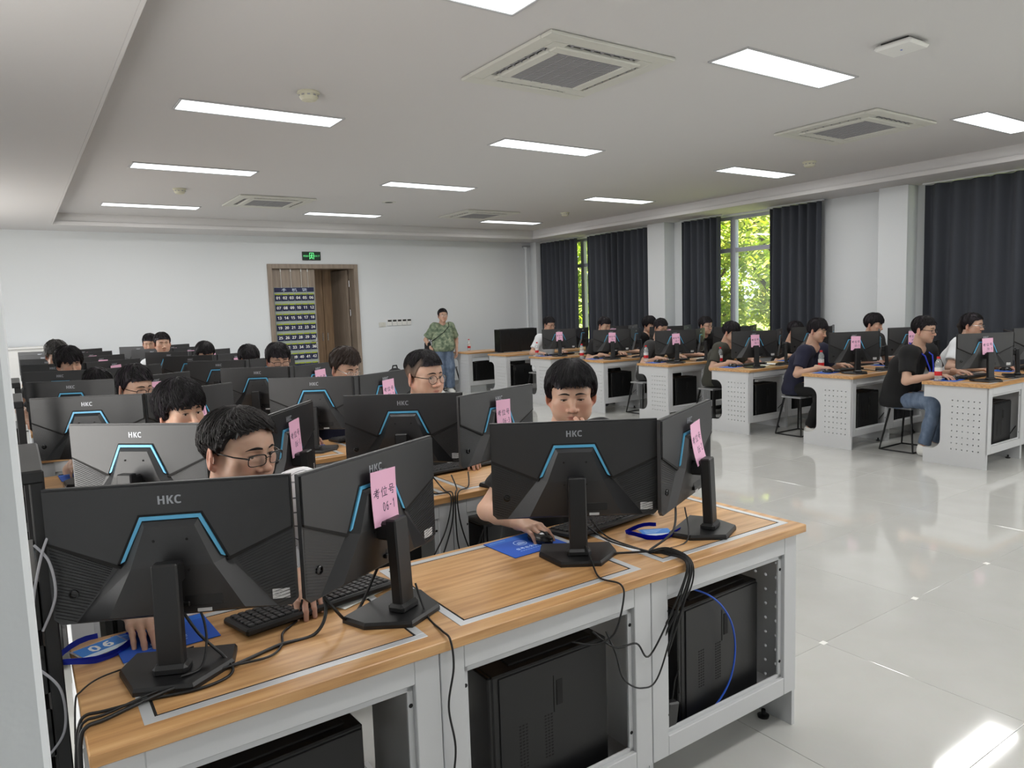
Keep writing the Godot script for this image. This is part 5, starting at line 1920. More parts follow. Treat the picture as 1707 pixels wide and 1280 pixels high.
# ---- hair: a displaced cap from the crown to a hairline, with strands laid over it
func scalp(dir: Vector3) -> float:
	var r := Vector3(0.0775, 0.0835, 0.102 if dir.z > 0.0 else 0.0955)
	return 1.0 / (dir / r).length()

const SCALP_AT := Vector3(0, 0.035, -0.008)

func make_hair(st: Dictionary, sd: int, fine: bool) -> Array:
	var rng := RandomNumberGenerator.new()
	rng.seed = sd
	var nz := FastNoiseLite.new()
	nz.seed = sd
	nz.frequency = 1.0
	nz.fractal_octaves = 2
	var nu := 150 if fine else 60
	var nt := 36 if fine else 16
	# hairline heights: front, temple, sideburn, above ear, behind ear, nape
	var ang := [0.0, 0.85, 1.40, 1.78, 2.2, PI]
	var lv: Array = st.line
	var col: Color = st.color
	var grey: float = st.get("grey", 0.0)
	var fade: float = st.get("fade", 0.0)
	var limit := func(u: float) -> float:
		var a := absf(wrapf(u, -PI, PI))
		var y := 0.0
		for k in 5:
			if a >= ang[k] and a <= ang[k + 1]:
				var s := smoothstep(ang[k], ang[k + 1], a)
				y = lerpf(lv[k], lv[k + 1], s)
		if a < 1.2 and st.has("sweep"):
			y += st.sweep * sin(u) * cos(u * 0.8)
		var ph := 1.6
		for it in 5:
			var dir := Vector3(sin(ph) * sin(u), cos(ph), sin(ph) * cos(u))
			ph = acos(clampf((y - SCALP_AT.y) / scalp(dir), -0.97, 0.97))
		return ph
	var point := func(u: float, t: float, extra: float) -> Vector3:
		var ph: float = limit.call(u) * t
		var a := absf(wrapf(u, -PI, PI))
		var dir := Vector3(sin(ph) * sin(u), cos(ph), sin(ph) * cos(u))
		var front := exp(-pow(a / 0.8, 2))
		var side := exp(-pow((a - 1.6) / 0.7, 2))
		var low: float = lerpf(lerpf(st.back, st.side, side), st.fringe, front)
		var s := smoothstep(0.25, 0.85, t)
		var th := lerpf(st.top, low, s)
		th *= lerpf(1.0, 0.45, smoothstep(0.88, 1.0, t)) if front < 0.4 else 1.0
		var ridge := nz.get_noise_2d(u * st.freq + st.get("swirl", 0.8) * t * 4.0, t * 2.2 + 7.0)
		th += ridge * st.rough * smoothstep(0.0, 0.2, t)
		if st.has("lift"):
			th += st.lift * exp(-pow((t - 0.62) / 0.25, 2)) * front
		return SCALP_AT + dir * (scalp(dir) + th + extra)
	var b := MB.new()
	var rows := []
	for i in nt + 1:
		var t := float(i) / nt
		var line := []
		for j in nu:
			var u := TAU * j / nu
			var jag: float = st.jag * (nz.get_noise_2d(u * st.freq * 1.6, 31.0)) if i > nt * 0.8 else 0.0
			line.append(point.call(u, maxf(t * (1.0 + jag * mix(0.8, 1.0, t)), 0.004), 0.0))
		rows.append(line)
	var inner := []
	for j in nu:
		var u := TAU * j / nu
		var ph: float = limit.call(u) * 0.985
		var dir := Vector3(sin(ph) * sin(u), cos(ph), sin(ph) * cos(u))
		inner.append(SCALP_AT + dir * (scalp(dir) - 0.002))
	rows.append(inner)
	# colours per row: the shaved sides of a fade show skin
	var m := rows.size()
	var nr := []
	for i in m:
		var line := []
		for j in nu:
			var a: Vector3 = rows[mini(i + 1, nt)][j] - rows[maxi(mini(i, nt) - 1, 0)][j]
			var q: Vector3 = rows[mini(i, nt)][(j + 1) % nu] - rows[mini(i, nt)][(j - 1 + nu) % nu]
			var nn := q.cross(a).normalized()
			if nn.dot(rows[mini(i, nt)][j] - SCALP_AT) < 0.0:
				nn = -nn
			line.append(nn)
		nr.append(line)
	for i in m - 1:
		for j in nu:
			var k := (j + 1) % nu
			var a := absf(wrapf(TAU * j / nu, -PI, PI))
			var cc := col
			if fade > 0.0 and a > 0.75:
				cc = col.lerp(Color(0.20, 0.135, 0.10), fade * smoothstep(0.42, 0.92, float(i) / nt) * smoothstep(0.62, 1.25, a))
			if grey > 0.0:
				cc = cc.lerp(Color(0.22, 0.21, 0.20), grey * (0.5 + 0.5 * nz.get_noise_2d(j * 0.9, i * 0.4)))
			b.col = cc
			b.tri3(rows[i][j], rows[i][k], rows[i + 1][k], nr[i][j], nr[i][k], nr[i + 1][k])
			b.tri3(rows[i][j], rows[i + 1][k], rows[i + 1][j], nr[i][j], nr[i + 1][k], nr[i + 1][j])
	var count: int = st.get("strands", 500) if fine else int(st.get("strands", 500) * 0.3)
	for k in count:
		var u := rng.randf() * TAU
		if rng.randf() < 0.45:
			u = rng.randfn() * 0.75
		var a := absf(wrapf(u, -PI, PI))
		var t0 := rng.randf_range(0.02, 0.72)
		var ln := rng.randf_range(0.25, 0.5)
		var t1 := minf(t0 + ln, 1.0 + (rng.randf_range(-0.02, 0.07) * st.get("tips", 1.0) if a < 1.0 else rng.randf_range(-0.05, 0.02)))
		if fade > 0.0 and a > 0.7:
			t1 = minf(t1, 0.66)
			t0 = minf(t0, t1 - 0.15)
		var drift: float = rng.randfn() * 0.10 + st.get("flow", 0.0) * (1.0 if a < 1.4 else 0.3)
		var pts := []
		var rs := []
		for q in 6:
			var s := q / 5.0
			var t := lerpf(t0, t1, s)
			pts.append(point.call(u + drift * s * s, minf(t, 1.06), 0.0006 + 0.0022 * sin(s * PI)))
			rs.append(lerpf(0.0013, 0.0003, s * s) * (1.0 if fine else 2.2))
		var sh := rng.randf_range(0.7, 1.4)
		b.col = Color(col.r * sh, col.g * sh, col.b * sh).lerp(Color(0.25, 0.24, 0.23), grey * (1.0 if rng.randf() < 0.4 else 0.0))
		b.tube(pts, rs, 3, false)
	return [b.mesh()]

var styles := {}

func hair_styles() -> void:
	var k := Color(0.012, 0.011, 0.012)
	styles = {
		"neat": {"line": [0.078, 0.064, 0.004, 0.020, -0.03, -0.062], "top": 0.013, "side": 0.012, "back": 0.013, "fringe": 0.012, "freq": 5.0, "rough": 0.004, "jag": 0.10, "color": Color(0.014, 0.012, 0.012), "sweep": -0.022, "flow": 0.35, "lift": 0.006, "strands": 1100, "grey": 0.10},
		"bowl": {"line": [0.056, 0.048, -0.012, 0.016, -0.02, -0.058], "top": 0.024, "side": 0.018, "back": 0.02, "fringe": 0.016, "freq": 6.0, "rough": 0.003, "jag": 0.14, "color": k, "flow": 0.05, "strands": 1400, "tips": 2.2},
		"crew": {"line": [0.064, 0.060, -0.006, 0.012, -0.02, -0.055], "top": 0.022, "side": 0.0035, "back": 0.004, "fringe": 0.012, "freq": 9.0, "rough": 0.0022, "jag": 0.04, "color": k, "fade": 0.85, "lift": 0.004, "strands": 700, "tips": 0.2},
		"mop": {"line": [0.036, 0.028, -0.025, -0.006, -0.04, -0.075], "top": 0.034, "side": 0.026, "back": 0.026, "fringe": 0.020, "freq": 4.0, "rough": 0.006, "jag": 0.16, "color": k, "sweep": 0.012, "flow": 0.3, "strands": 1000, "tips": 1.5, "swirl": 1.4},
		"short": {"line": [0.058, 0.050, 0.0, 0.016, -0.03, -0.06], "top": 0.020, "side": 0.011, "back": 0.012, "fringe": 0.011, "freq": 6.0, "rough": 0.004, "jag": 0.10, "color": k, "flow": 0.2, "strands": 500},
		"fringe": {"line": [0.042, 0.040, -0.01, 0.014, -0.03, -0.06], "top": 0.026, "side": 0.016, "back": 0.018, "fringe": 0.013, "freq": 6.0, "rough": 0.004, "jag": 0.16, "color": k, "flow": 0.12, "strands": 600, "tips": 1.6},
		"brown": {"line": [0.060, 0.050, -0.002, 0.016, -0.03, -0.06], "top": 0.030, "side": 0.014, "back": 0.015, "fringe": 0.020, "freq": 5.0, "rough": 0.006, "jag": 0.12, "color": Color(0.030, 0.020, 0.016), "sweep": 0.02, "flow": -0.3, "lift": 0.008, "strands": 600},
		"wavy": {"line": [0.045, 0.040, -0.01, 0.010, -0.035, -0.07], "top": 0.030, "side": 0.020, "back": 0.022, "fringe": 0.018, "freq": 7.0, "rough": 0.011, "jag": 0.12, "color": Color(0.035, 0.033, 0.031), "flow": 0.3, "strands": 600, "grey": 0.45, "swirl": 2.4},
		"tied": {"line": [0.066, 0.052, -0.01, -0.012, -0.045, -0.075], "top": 0.014, "side": 0.011, "back": 0.014, "fringe": 0.009, "freq": 7.0, "rough": 0.002, "jag": 0.03, "color": k, "flow": 0.6, "strands": 500, "tips": 0.0},
	}

var heads := {}
var hands := {}
var bodies := {}
var hair_cache := {}

# elbow of an arm from s to w, bent towards hint
func elbow(s: Vector3, w: Vector3, l1: float, l2: float, hint: Vector3) -> Vector3:
	var d := w - s
	var l := minf(d.length(), (l1 + l2) * 0.995)
	var x := (l1 * l1 - l2 * l2 + l * l) / (2.0 * l)
	var y := sqrt(maxf(l1 * l1 - x * x, 0.0))
	var dir := d.normalized()
	var side := (hint - dir * hint.dot(dir)).normalized()
	return s + dir * x + side * y

# pose: hd head, wr / wl wrists, fr / fl hand directions, pr / pl palm normals, bend_r / bend_l, stand, wide, sleeve
func make_body(key: String, q: Dictionary) -> Dictionary:
	if bodies.has(key):
		return bodies[key]
	var cell: float = q.get("cell", 0.013)
	var hd: Vector3 = q.hd
	var stand: bool = q.get("stand", false)
	var wide: float = q.get("wide", 1.0)
	var hip := Vector3(0, 0.90 if stand else 0.535, 0)
	var nb := hd + Vector3(0, q.get("neck", -0.165), -0.055)
	var chest := hip.lerp(nb, 0.62) + Vector3(0, 0, -0.02 if stand else -0.035)
	var belly := hip.lerp(nb, 0.25) + Vector3(0, 0, 0.0 if stand else -0.02)
	var sh := []
	var el := []
	var wr := []
	for s in 2:
		var sg := -1.0 if s == 0 else 1.0
		sh.append(nb + Vector3(sg * 0.168 * wide, -0.045 + q.get("shrug", 0.0), -0.005) + Vector3(0, 0, 0.015))
		wr.append(q.wr if s == 0 else q.wl)
		el.append(elbow(sh[s], wr[s], 0.285, 0.25, Vector3(sg * 0.6, -0.8, -0.35)))
	var knee := []
	var ank := []
	for s in 2:
		var sg := -1.0 if s == 0 else 1.0
		if stand:
			knee.append(Vector3(sg * 0.095, 0.48, 0.02)); ank.append(Vector3(sg * 0.105, 0.085, -0.02))
		else:
			knee.append(Vector3(sg * q.get("knees", 0.13), 0.535, 0.40)); ank.append(Vector3(sg * (q.get("knees", 0.13) + 0.01), 0.10, 0.40 + q.get("feet", -0.02)))
	var lo := Vector3(-0.62, -0.02, -0.3)
	var hi := Vector3(0.62, hd.y + 0.05, 0.75)
	if stand:
		lo = Vector3(-0.42, -0.02, -0.25); hi = Vector3(0.42, hd.y + 0.05, 0.4)
	# the skin: one continuous surface
	var f := Field.new(lo, hi, cell)
	var off := Vector3(0.058 * wide, 0, 0)
	for s in [-1.0, 1.0]:
		f.cap(hip + off * s, belly + off * s, 0.095, 0.09, 0.03)
		f.cap(belly + off * s, chest + off * s, 0.09, 0.098, 0.03)
		f.cap(chest + off * s, nb + Vector3(s * 0.10, -0.05, 0), 0.095, 0.05, 0.03)
	f.cap(nb, hd + Vector3(0, -0.06, -0.02), 0.056, 0.053, 0.03)
	for s in 2:
		f.cap(nb + Vector3(0, -0.03, 0), sh[s], 0.05, 0.05, 0.04)
		f.cap(sh[s], el[s], 0.049, 0.039, 0.02)
		f.cap(el[s], (el[s] as Vector3).lerp(wr[s], 0.35), 0.039, 0.037, 0.015)
		f.cap((el[s] as Vector3).lerp(wr[s], 0.35), wr[s], 0.037, 0.026, 0.015)
		f.cap(hip + Vector3((-1 if s == 0 else 1) * 0.09, 0, 0), knee[s], 0.082, 0.056, 0.03)
		f.cap(knee[s], ank[s], 0.054, 0.036, 0.02)
		f.cap(ank[s] + Vector3(0, -0.03, 0), ank[s] + Vector3(0, -0.05, 0.12), 0.036, 0.026, 0.02)
	var skin := f.net(func(_p: Vector3, _n: Vector3) -> Color: return SKIN)
	for s in 2:
		var fwd: Vector3 = (q.fr if s == 0 else q.fl).normalized()
		var palm: Vector3 = q.get("pr", Vector3.DOWN) if s == 0 else q.get("pl", Vector3.DOWN)
		var upv := (-palm + fwd * palm.dot(fwd)).normalized()
		var bend: float = q.get("bend_r", 0.4) if s == 0 else q.get("bend_l", 0.4)
		var hk := "%.2f_%.4f" % [bend, q.get("hand_cell", 0.004)]
		if not hands.has(hk):
			hands[hk] = make_hand(q.get("hand_cell", 0.004), bend)
		var t := Transform3D(Basis(upv.cross(fwd), upv, fwd), wr[s])
		if s == 1:
			t = t * Transform3D(Basis.from_scale(Vector3(-1, 1, 1)), Vector3.ZERO)
		skin.add(hands[hk], t)
	# shirt
	var g := Field.new(lo, hi, cell)
	var loose: float = q.get("loose", 0.022)
	var hem := hip + Vector3(0, q.get("hem", -0.02), 0)
	for s in [-1.0, 1.0]:
		g.cap(hem + off * s * 1.25, belly + off * s * 1.1, 0.118 + loose, 0.10 + loose, 0.04)
		g.cap(belly + off * s * 1.1, chest + off * s, 0.10 + loose, 0.102 + loose * 0.8, 0.04)
		g.cap(chest + off * s, nb + Vector3(s * 0.10, -0.062, 0), 0.10 + loose * 0.6, 0.052 + loose * 0.4, 0.04)
	var slv: float = q.get("sleeve", 0.72)
	for s in 2:
		g.cap(nb + Vector3((-1 if s == 0 else 1) * 0.05, -0.045, 0), sh[s], 0.062, 0.062 + loose * 0.3, 0.05)
		g.cap(chest + Vector3((-1 if s == 0 else 1) * 0.10, 0.03, 0), sh[s], 0.085, 0.062 + loose * 0.3, 0.05)
		g.cap(sh[s], (sh[s] as Vector3).lerp(el[s], slv), 0.066 + loose * 0.3, 0.060 + loose * 0.4, 0.03, true)
	g.cut(hem + Vector3(0, -0.06 if not stand else -0.10, 0), Vector3.DOWN)
	g.ell(nb + Vector3(0, 0.055, 0.016), Vector3(0.064, 0.055, 0.068), 0.006, Basis(Vector3.RIGHT, -0.35), true)
	var wr2 := FastNoiseLite.new()
	wr2.frequency = 9.0
	var shirt := g.net(func(_p: Vector3, _n: Vector3) -> Color: return Color.WHITE)
	for k in shirt.v.size():
		var p := shirt.v[k]
		shirt.v[k] = p + shirt.n[k] * wr2.get_noise_3d(p.x, p.y * 0.6, p.z) * 0.008
	# trousers
	var tr := Field.new(lo, Vector3(hi.x, hip.y + 0.2, hi.z), cell * 1.15)
	for s in 2:
		var sg := -1.0 if s == 0 else 1.0
		var bag: float = q.get("baggy", 0.0)
		tr.cap(hip + Vector3(sg * 0.085, -0.005 if not stand else 0.0, 0), knee[s], 0.096, 0.072 + bag, 0.03)
		tr.cap(knee[s], (knee[s] as Vector3).lerp(ank[s], 0.96), 0.070 + bag, 0.058 + bag * 1.2, 0.025, true)
	tr.cap(hip + Vector3(-0.06, 0.02, 0.01), hip + Vector3(0.06, 0.02, 0.01), 0.104, 0.104, 0.04)
	tr.cut(hip + Vector3(0, 0.07, 0), Vector3.UP)
	var trousers := tr.net(func(_p: Vector3, _n: Vector3) -> Color: return Color.WHITE)
	for k in trousers.v.size():
		var p := trousers.v[k]
		trousers.v[k] = p + trousers.n[k] * wr2.get_noise_3d(p.x * 1.3, p.y, p.z * 1.3) * 0.010
	if not shared.has("shoe"):
		var sf := Field.new(Vector3(-0.07, -0.06, -0.12), Vector3(0.07, 0.10, 0.22), 0.009)
		sf.cap(Vector3(0, -0.005, -0.05), Vector3(0, -0.012, 0.13), 0.044, 0.042, 0.02)
		sf.cap(Vector3(0, 0.04, -0.045), Vector3(0, 0.01, 0.05), 0.042, 0.036, 0.03)
		sf.cut(Vector3(0, -0.05, 0), Vector3.DOWN)
		sf.cut(Vector3(0, 0.062, 0), Vector3.UP)
		shared["shoe"] = sf.net(func(p: Vector3, _n: Vector3) -> Color: return Color(0.85, 0.85, 0.83) if p.y < -0.026 else Color(1, 1, 1)).mesh()
	bodies[key] = {"skin": skin, "shirt": shirt.mesh(), "trousers": trousers.mesh(), "ank": ank, "hd": hd, "nb": nb, "chest": chest}
	return bodies[key]

func make_glasses(kind: String) -> Array:
	if shared.has("glasses_" + kind):
		return shared["glasses_" + kind]
	var b := MB.new()
	var l := MB.new()
	var round_ := kind == "round"
	for s in [-1.0, 1.0]:
		var pts := []
		for k in 25:
			var a := TAU * k / 24.0
			var e := 1.0 if round_ else 0.55
			var x := signf(cos(a)) * pow(absf(cos(a)), e) * (0.0235 if round_ else 0.0265)
			var y := signf(sin(a)) * pow(absf(sin(a)), e) * (0.0215 if round_ else 0.0165)
			pts.append(Vector3(s * 0.033 + x, -0.006 + y, 0.105 - absf(s * 0.033 + x) * 0.16))
		b.tube(pts, 0.0013, 6, false)
		if not round_:
			b.tube(pts.slice(1, 12), 0.0021, 6)
		for k in range(1, 23):
			l.tri(pts[0], pts[k], pts[k + 1], Vector3.BACK)
		var hinge := Vector3(s * 0.058, 0.002, 0.094)
		b.tube([Vector3(s * 0.0565, 0.0, 0.097), hinge, Vector3(s * 0.074, 0.004, 0.06), Vector3(s * 0.079, 0.006, 0.0), Vector3(s * 0.076, -0.006, -0.03)], [0.0018, 0.0026, 0.0022, 0.0018, 0.0014], 6)
	b.tube([Vector3(-0.0105, -0.002, 0.1045), Vector3(0, 0.0015, 0.1065), Vector3(0.0105, -0.002, 0.1045)], 0.0013, 6)
	shared["glasses_" + kind] = [b.mesh(), l.mesh()]
	return shared["glasses_" + kind]

func eyeball() -> ArrayMesh:
	if not shared.has("eyeball"):
		var b := MB.new()
		var rings := 14
		for i in rings:
			for k in 18:
				var a0 := PI * i / rings
				var a1 := PI * (i + 1) / rings
				var p := []
				for z in [[a0, k], [a0, k + 1], [a1, k + 1], [a1, k]]:
					var w: float = TAU * z[1] / 18.0
					p.append(Vector3(sin(z[0]) * cos(w), sin(z[0]) * sin(w), cos(z[0])))
				b.col = Color(0.01, 0.008, 0.008) if i < 1 else Color(0.045, 0.022, 0.014) if i < 2 else Color(0.62, 0.58, 0.55)
				if i > 0:
					b.tri3(p[0] * 0.0122, p[1] * 0.0122, p[2] * 0.0122, p[0], p[1], p[2])
				b.tri3(p[0] * 0.0122, p[2] * 0.0122, p[3] * 0.0122, p[0], p[2], p[3])
		shared["eyeball"] = b.mesh()
	return shared["eyeball"]

# how far forward the face reaches at (x, y)
func face_z(head: SM, x: float, y: float) -> float:
	var best := 0.0
	var near := 1.0
	for p in head.v:
		if p.z > 0.03:
			var d := Vector2(p.x - x, p.y - y).length_squared()
			if d < near:
				near = d
				best = p.z
	return best

func brow_mesh(key: String) -> ArrayMesh:
	if not shared.has("brow" + key):
		var head: SM = heads[key]
		var b := MB.new()
		var pts := []
		var rs := []
		var low := []
		for k in 9:
			var s := k / 8.0
			var x := lerpf(0.0105, 0.051, s)
			var y := 0.0225 + 0.0050 * sin(PI * minf(s * 0.95 + 0.08, 1.0)) - 0.0035 * s * s
			var w := 0.0032 * (0.75 + 0.6 * sin(PI * s)) * (1.0 - 0.75 * s * s)
			var z := face_z(head, x, y) + 0.0009
			pts.append(Vector3(x, y + w, z - 0.0004)); rs.append(Vector3(x, y, z + 0.0010)); low.append(Vector3(x, y - w, z - 0.0004))
		b.sheet([pts, rs, low])
		b.sheet([pts, rs, low], false, true)
		shared["brow" + key] = b.mesh()
	return shared["brow" + key]

func lash_mesh(hk: String, open: float) -> ArrayMesh:
	var key := "lash" + hk
	if not shared.has(key):
		var b := MB.new()
		var pts := []
		var rs := []
		for k in 9:
			var s := k / 8.0
			var x := lerpf(-0.0135, 0.0142, s)
			var y := 0.0062 * open * sqrt(maxf(1.0 - pow(x / 0.0150, 2), 0.02)) - 0.0008
			var z := maxf(face_z(heads[hk], 0.031 + x, y + 0.0025), 0.0695 + sqrt(maxf(0.0126 * 0.0126 - x * x - y * y, 0.00002)))
			pts.append(Vector3(0.031 + x, y + 0.0004, z + 0.0002))
			rs.append(0.0012 * sin(PI * clampf(s * 0.9 + 0.1, 0.0, 1.0)) + 0.0003)
		b.tube(pts, rs, 5)
		shared[key] = b.mesh()
	return shared[key]

# c: at (hips on the floor), turn, body, look Vector3(pitch, yaw, roll), face scale, hair, shirt, trousers, glasses, fine ...
func person(label: String, c: Dictionary, group := "") -> Node3D:
	var body: Dictionary = make_body(c.key, c.pose)
	var t := thing("person", label, "person", c.at, c.get("turn", 0.0), group)
	var fine: bool = c.get("fine", false)
	var hk := "%s_%.1f_%.1f" % [fine, c.get("open", 1.0), c.get("full", 0.3)]
	if not heads.has(hk):
		heads[hk] = make_head(0.0030 if fine else 0.0062, c.get("open", 1.0), c.get("full", 0.3))
	var look: Vector3 = c.get("look", Vector3.ZERO)
	var hb := Basis.from_euler(Vector3(look.x, look.y, look.z)) * Basis.from_scale(c.get("face", Vector3.ONE))
	var ht := Transform3D(hb, body.hd + c.get("shift", Vector3.ZERO))
	var sk := SM.new()
	sk.add(body.skin)
	sk.add(heads[hk], ht)
	if c.has("tone"):
		for k in sk.c.size():
			sk.c[k] = sk.c[k] * (c.tone as Color)
	part("body", sk.mesh(), M.skin, t)
	part("shirt", body.shirt, c.shirt, t)
	part("trousers", body.trousers, c.trousers, t)
	for s in 2:
		part("shoe", shared["shoe"], c.get("shoes", M.shoe_dark), t, body.ank[s] + Vector3(0, -0.05, 0.03))
	var st: Dictionary = styles[c.hair]
	var key := "%s_%d_%s" % [c.hair, c.get("seed", 1), fine]
	if not hair_cache.has(key):
		hair_cache[key] = make_hair(st, c.get("seed", 1), fine)
	var hr := part("hair", hair_cache[key][0], M.hair, t)
	hr.transform = ht
	for s in [-1.0, 1.0]:
		var e := part("eye", eyeball(), M.eye, t)
		e.transform = ht * Transform3D(Basis.from_euler(Vector3(c.get("gaze", 0.0), 0, 0)), Vector3(s * 0.031, -0.0005, 0.0702))
		var br := part("eyebrow", brow_mesh(hk), M.brow, t)
		br.transform = ht * Transform3D(Basis.from_scale(Vector3(s, 1, 1)), Vector3.ZERO)
		var la := part("eyelash", lash_mesh(hk, c.get("open", 1.0)), M.black, t)
		la.transform = br.transform
	if c.has("glasses"):
		var gm := make_glasses(c.glasses)
		var go := part("glasses", gm[0], c.get("frame", M.gloss_black), t)
		go.transform = ht * Transform3D(Basis(), Vector3(0, 0, 0.001))
		part("lens", gm[1], M.lens, go)
	if c.get("bun", false):
		var b := MB.new()
		b.ball(Vector3(0, -0.01, -0.115), Vector3(0.03, 0.03, 0.028), 14, 10)
		b.tube([Vector3(0, -0.02, -0.11), Vector3(0.01, -0.09, -0.10), Vector3(0.015, -0.15, -0.085)], [0.024, 0.02, 0.006], 10)
		b.ball(Vector3(0, 0.02, -0.1), Vector3(0.05, 0.045, 0.02), 14, 10)
		var tail := part("hair_tail", b, M.brow, t)
		tail.transform = ht
	if c.has("lanyard"):
		var nb: Vector3 = body.nb
		var b := MB.new()
		for s in [-1.0, 1.0]:
			b.tube([nb + Vector3(s * 0.03, 0.045, -0.065), nb + Vector3(s * 0.078, 0.0, 0.0), nb + Vector3(s * 0.07, -0.075, 0.105), nb + Vector3(s * 0.035, -0.2, 0.135), nb + Vector3(s * 0.006, -0.33, 0.13)], 0.0075, 6)
		part("lanyard", b, M.ribbon, t, Vector3.ZERO, "blue lanyard")
	return t

func people_materials() -> void:
	var s := flat(Color.WHITE, 0.45, 0.0, 0.4)
	s.vertex_color_use_as_albedo = true
	s.subsurf_scatter_enabled = true
	s.subsurf_scatter_strength = 0.12
	M.skin = s
	var h := flat(Color.WHITE, 0.55, 0.0, 0.35)
	h.vertex_color_use_as_albedo = true
	M.hair = h
	M.brow = flat(Color(0.15, 0.125, 0.115), 0.7)
	var e := flat(Color.WHITE, 0.08)
	e.vertex_color_use_as_albedo = true
	M.eye = e
	M.shoe_dark = flat(Color(0.16, 0.16, 0.17), 0.6)
	M.shoe_white = flat(Color(0.85, 0.85, 0.83), 0.6)
	for q in [["black", Color(0.055, 0.055, 0.06)], ["navy_shirt", Color(0.11, 0.115, 0.20)], ["grey_shirt", Color(0.22, 0.22, 0.22)], ["white_shirt", Color(0.86, 0.87, 0.88)], ["olive", Color(0.24, 0.24, 0.21)]]:
		var m := flat(q[1], 0.9)
		m.rim_enabled = true; m.rim = 0.15
		m.normal_enabled = true; m.normal_texture = M.curtain.normal_texture; m.normal_scale = 0.25
		M["cloth_" + q[0]] = tri_planar(m, Vector3.ONE * 10.0)
	var st := Image.create(64, 64, false, Image.FORMAT_RGBA8)
	st.fill(Color(0.9, 0.9, 0.91))
	st.fill_rect(Rect2i(0, 6, 64, 6), Color(0.16, 0.17, 0.22))
	var sm := printed(st)
	sm.roughness = 0.9
	M.cloth_stripe = tri_planar(sm, Vector3(22, 22, 22))
	var jn := flat(Color.WHITE, 0.9)
	jn.albedo_texture = noise_tex(0.02, Color(0.28, 0.34, 0.43), Color(0.50, 0.56, 0.64), 3, false, 0, 61, 256)
	M.cloth_jeans = tri_planar(jn, Vector3(2.5, 1.2, 2.5))
	var pt := flat(Color.WHITE, 0.9)
	pt.albedo_texture = noise_tex(0.02, Color(0.20, 0.27, 0.21), Color(0.74, 0.76, 0.64), 3, false, 0, 62, 256, Color(0.46, 0.52, 0.43))
	M.cloth_print = tri_planar(pt, Vector3(2, 2, 2))

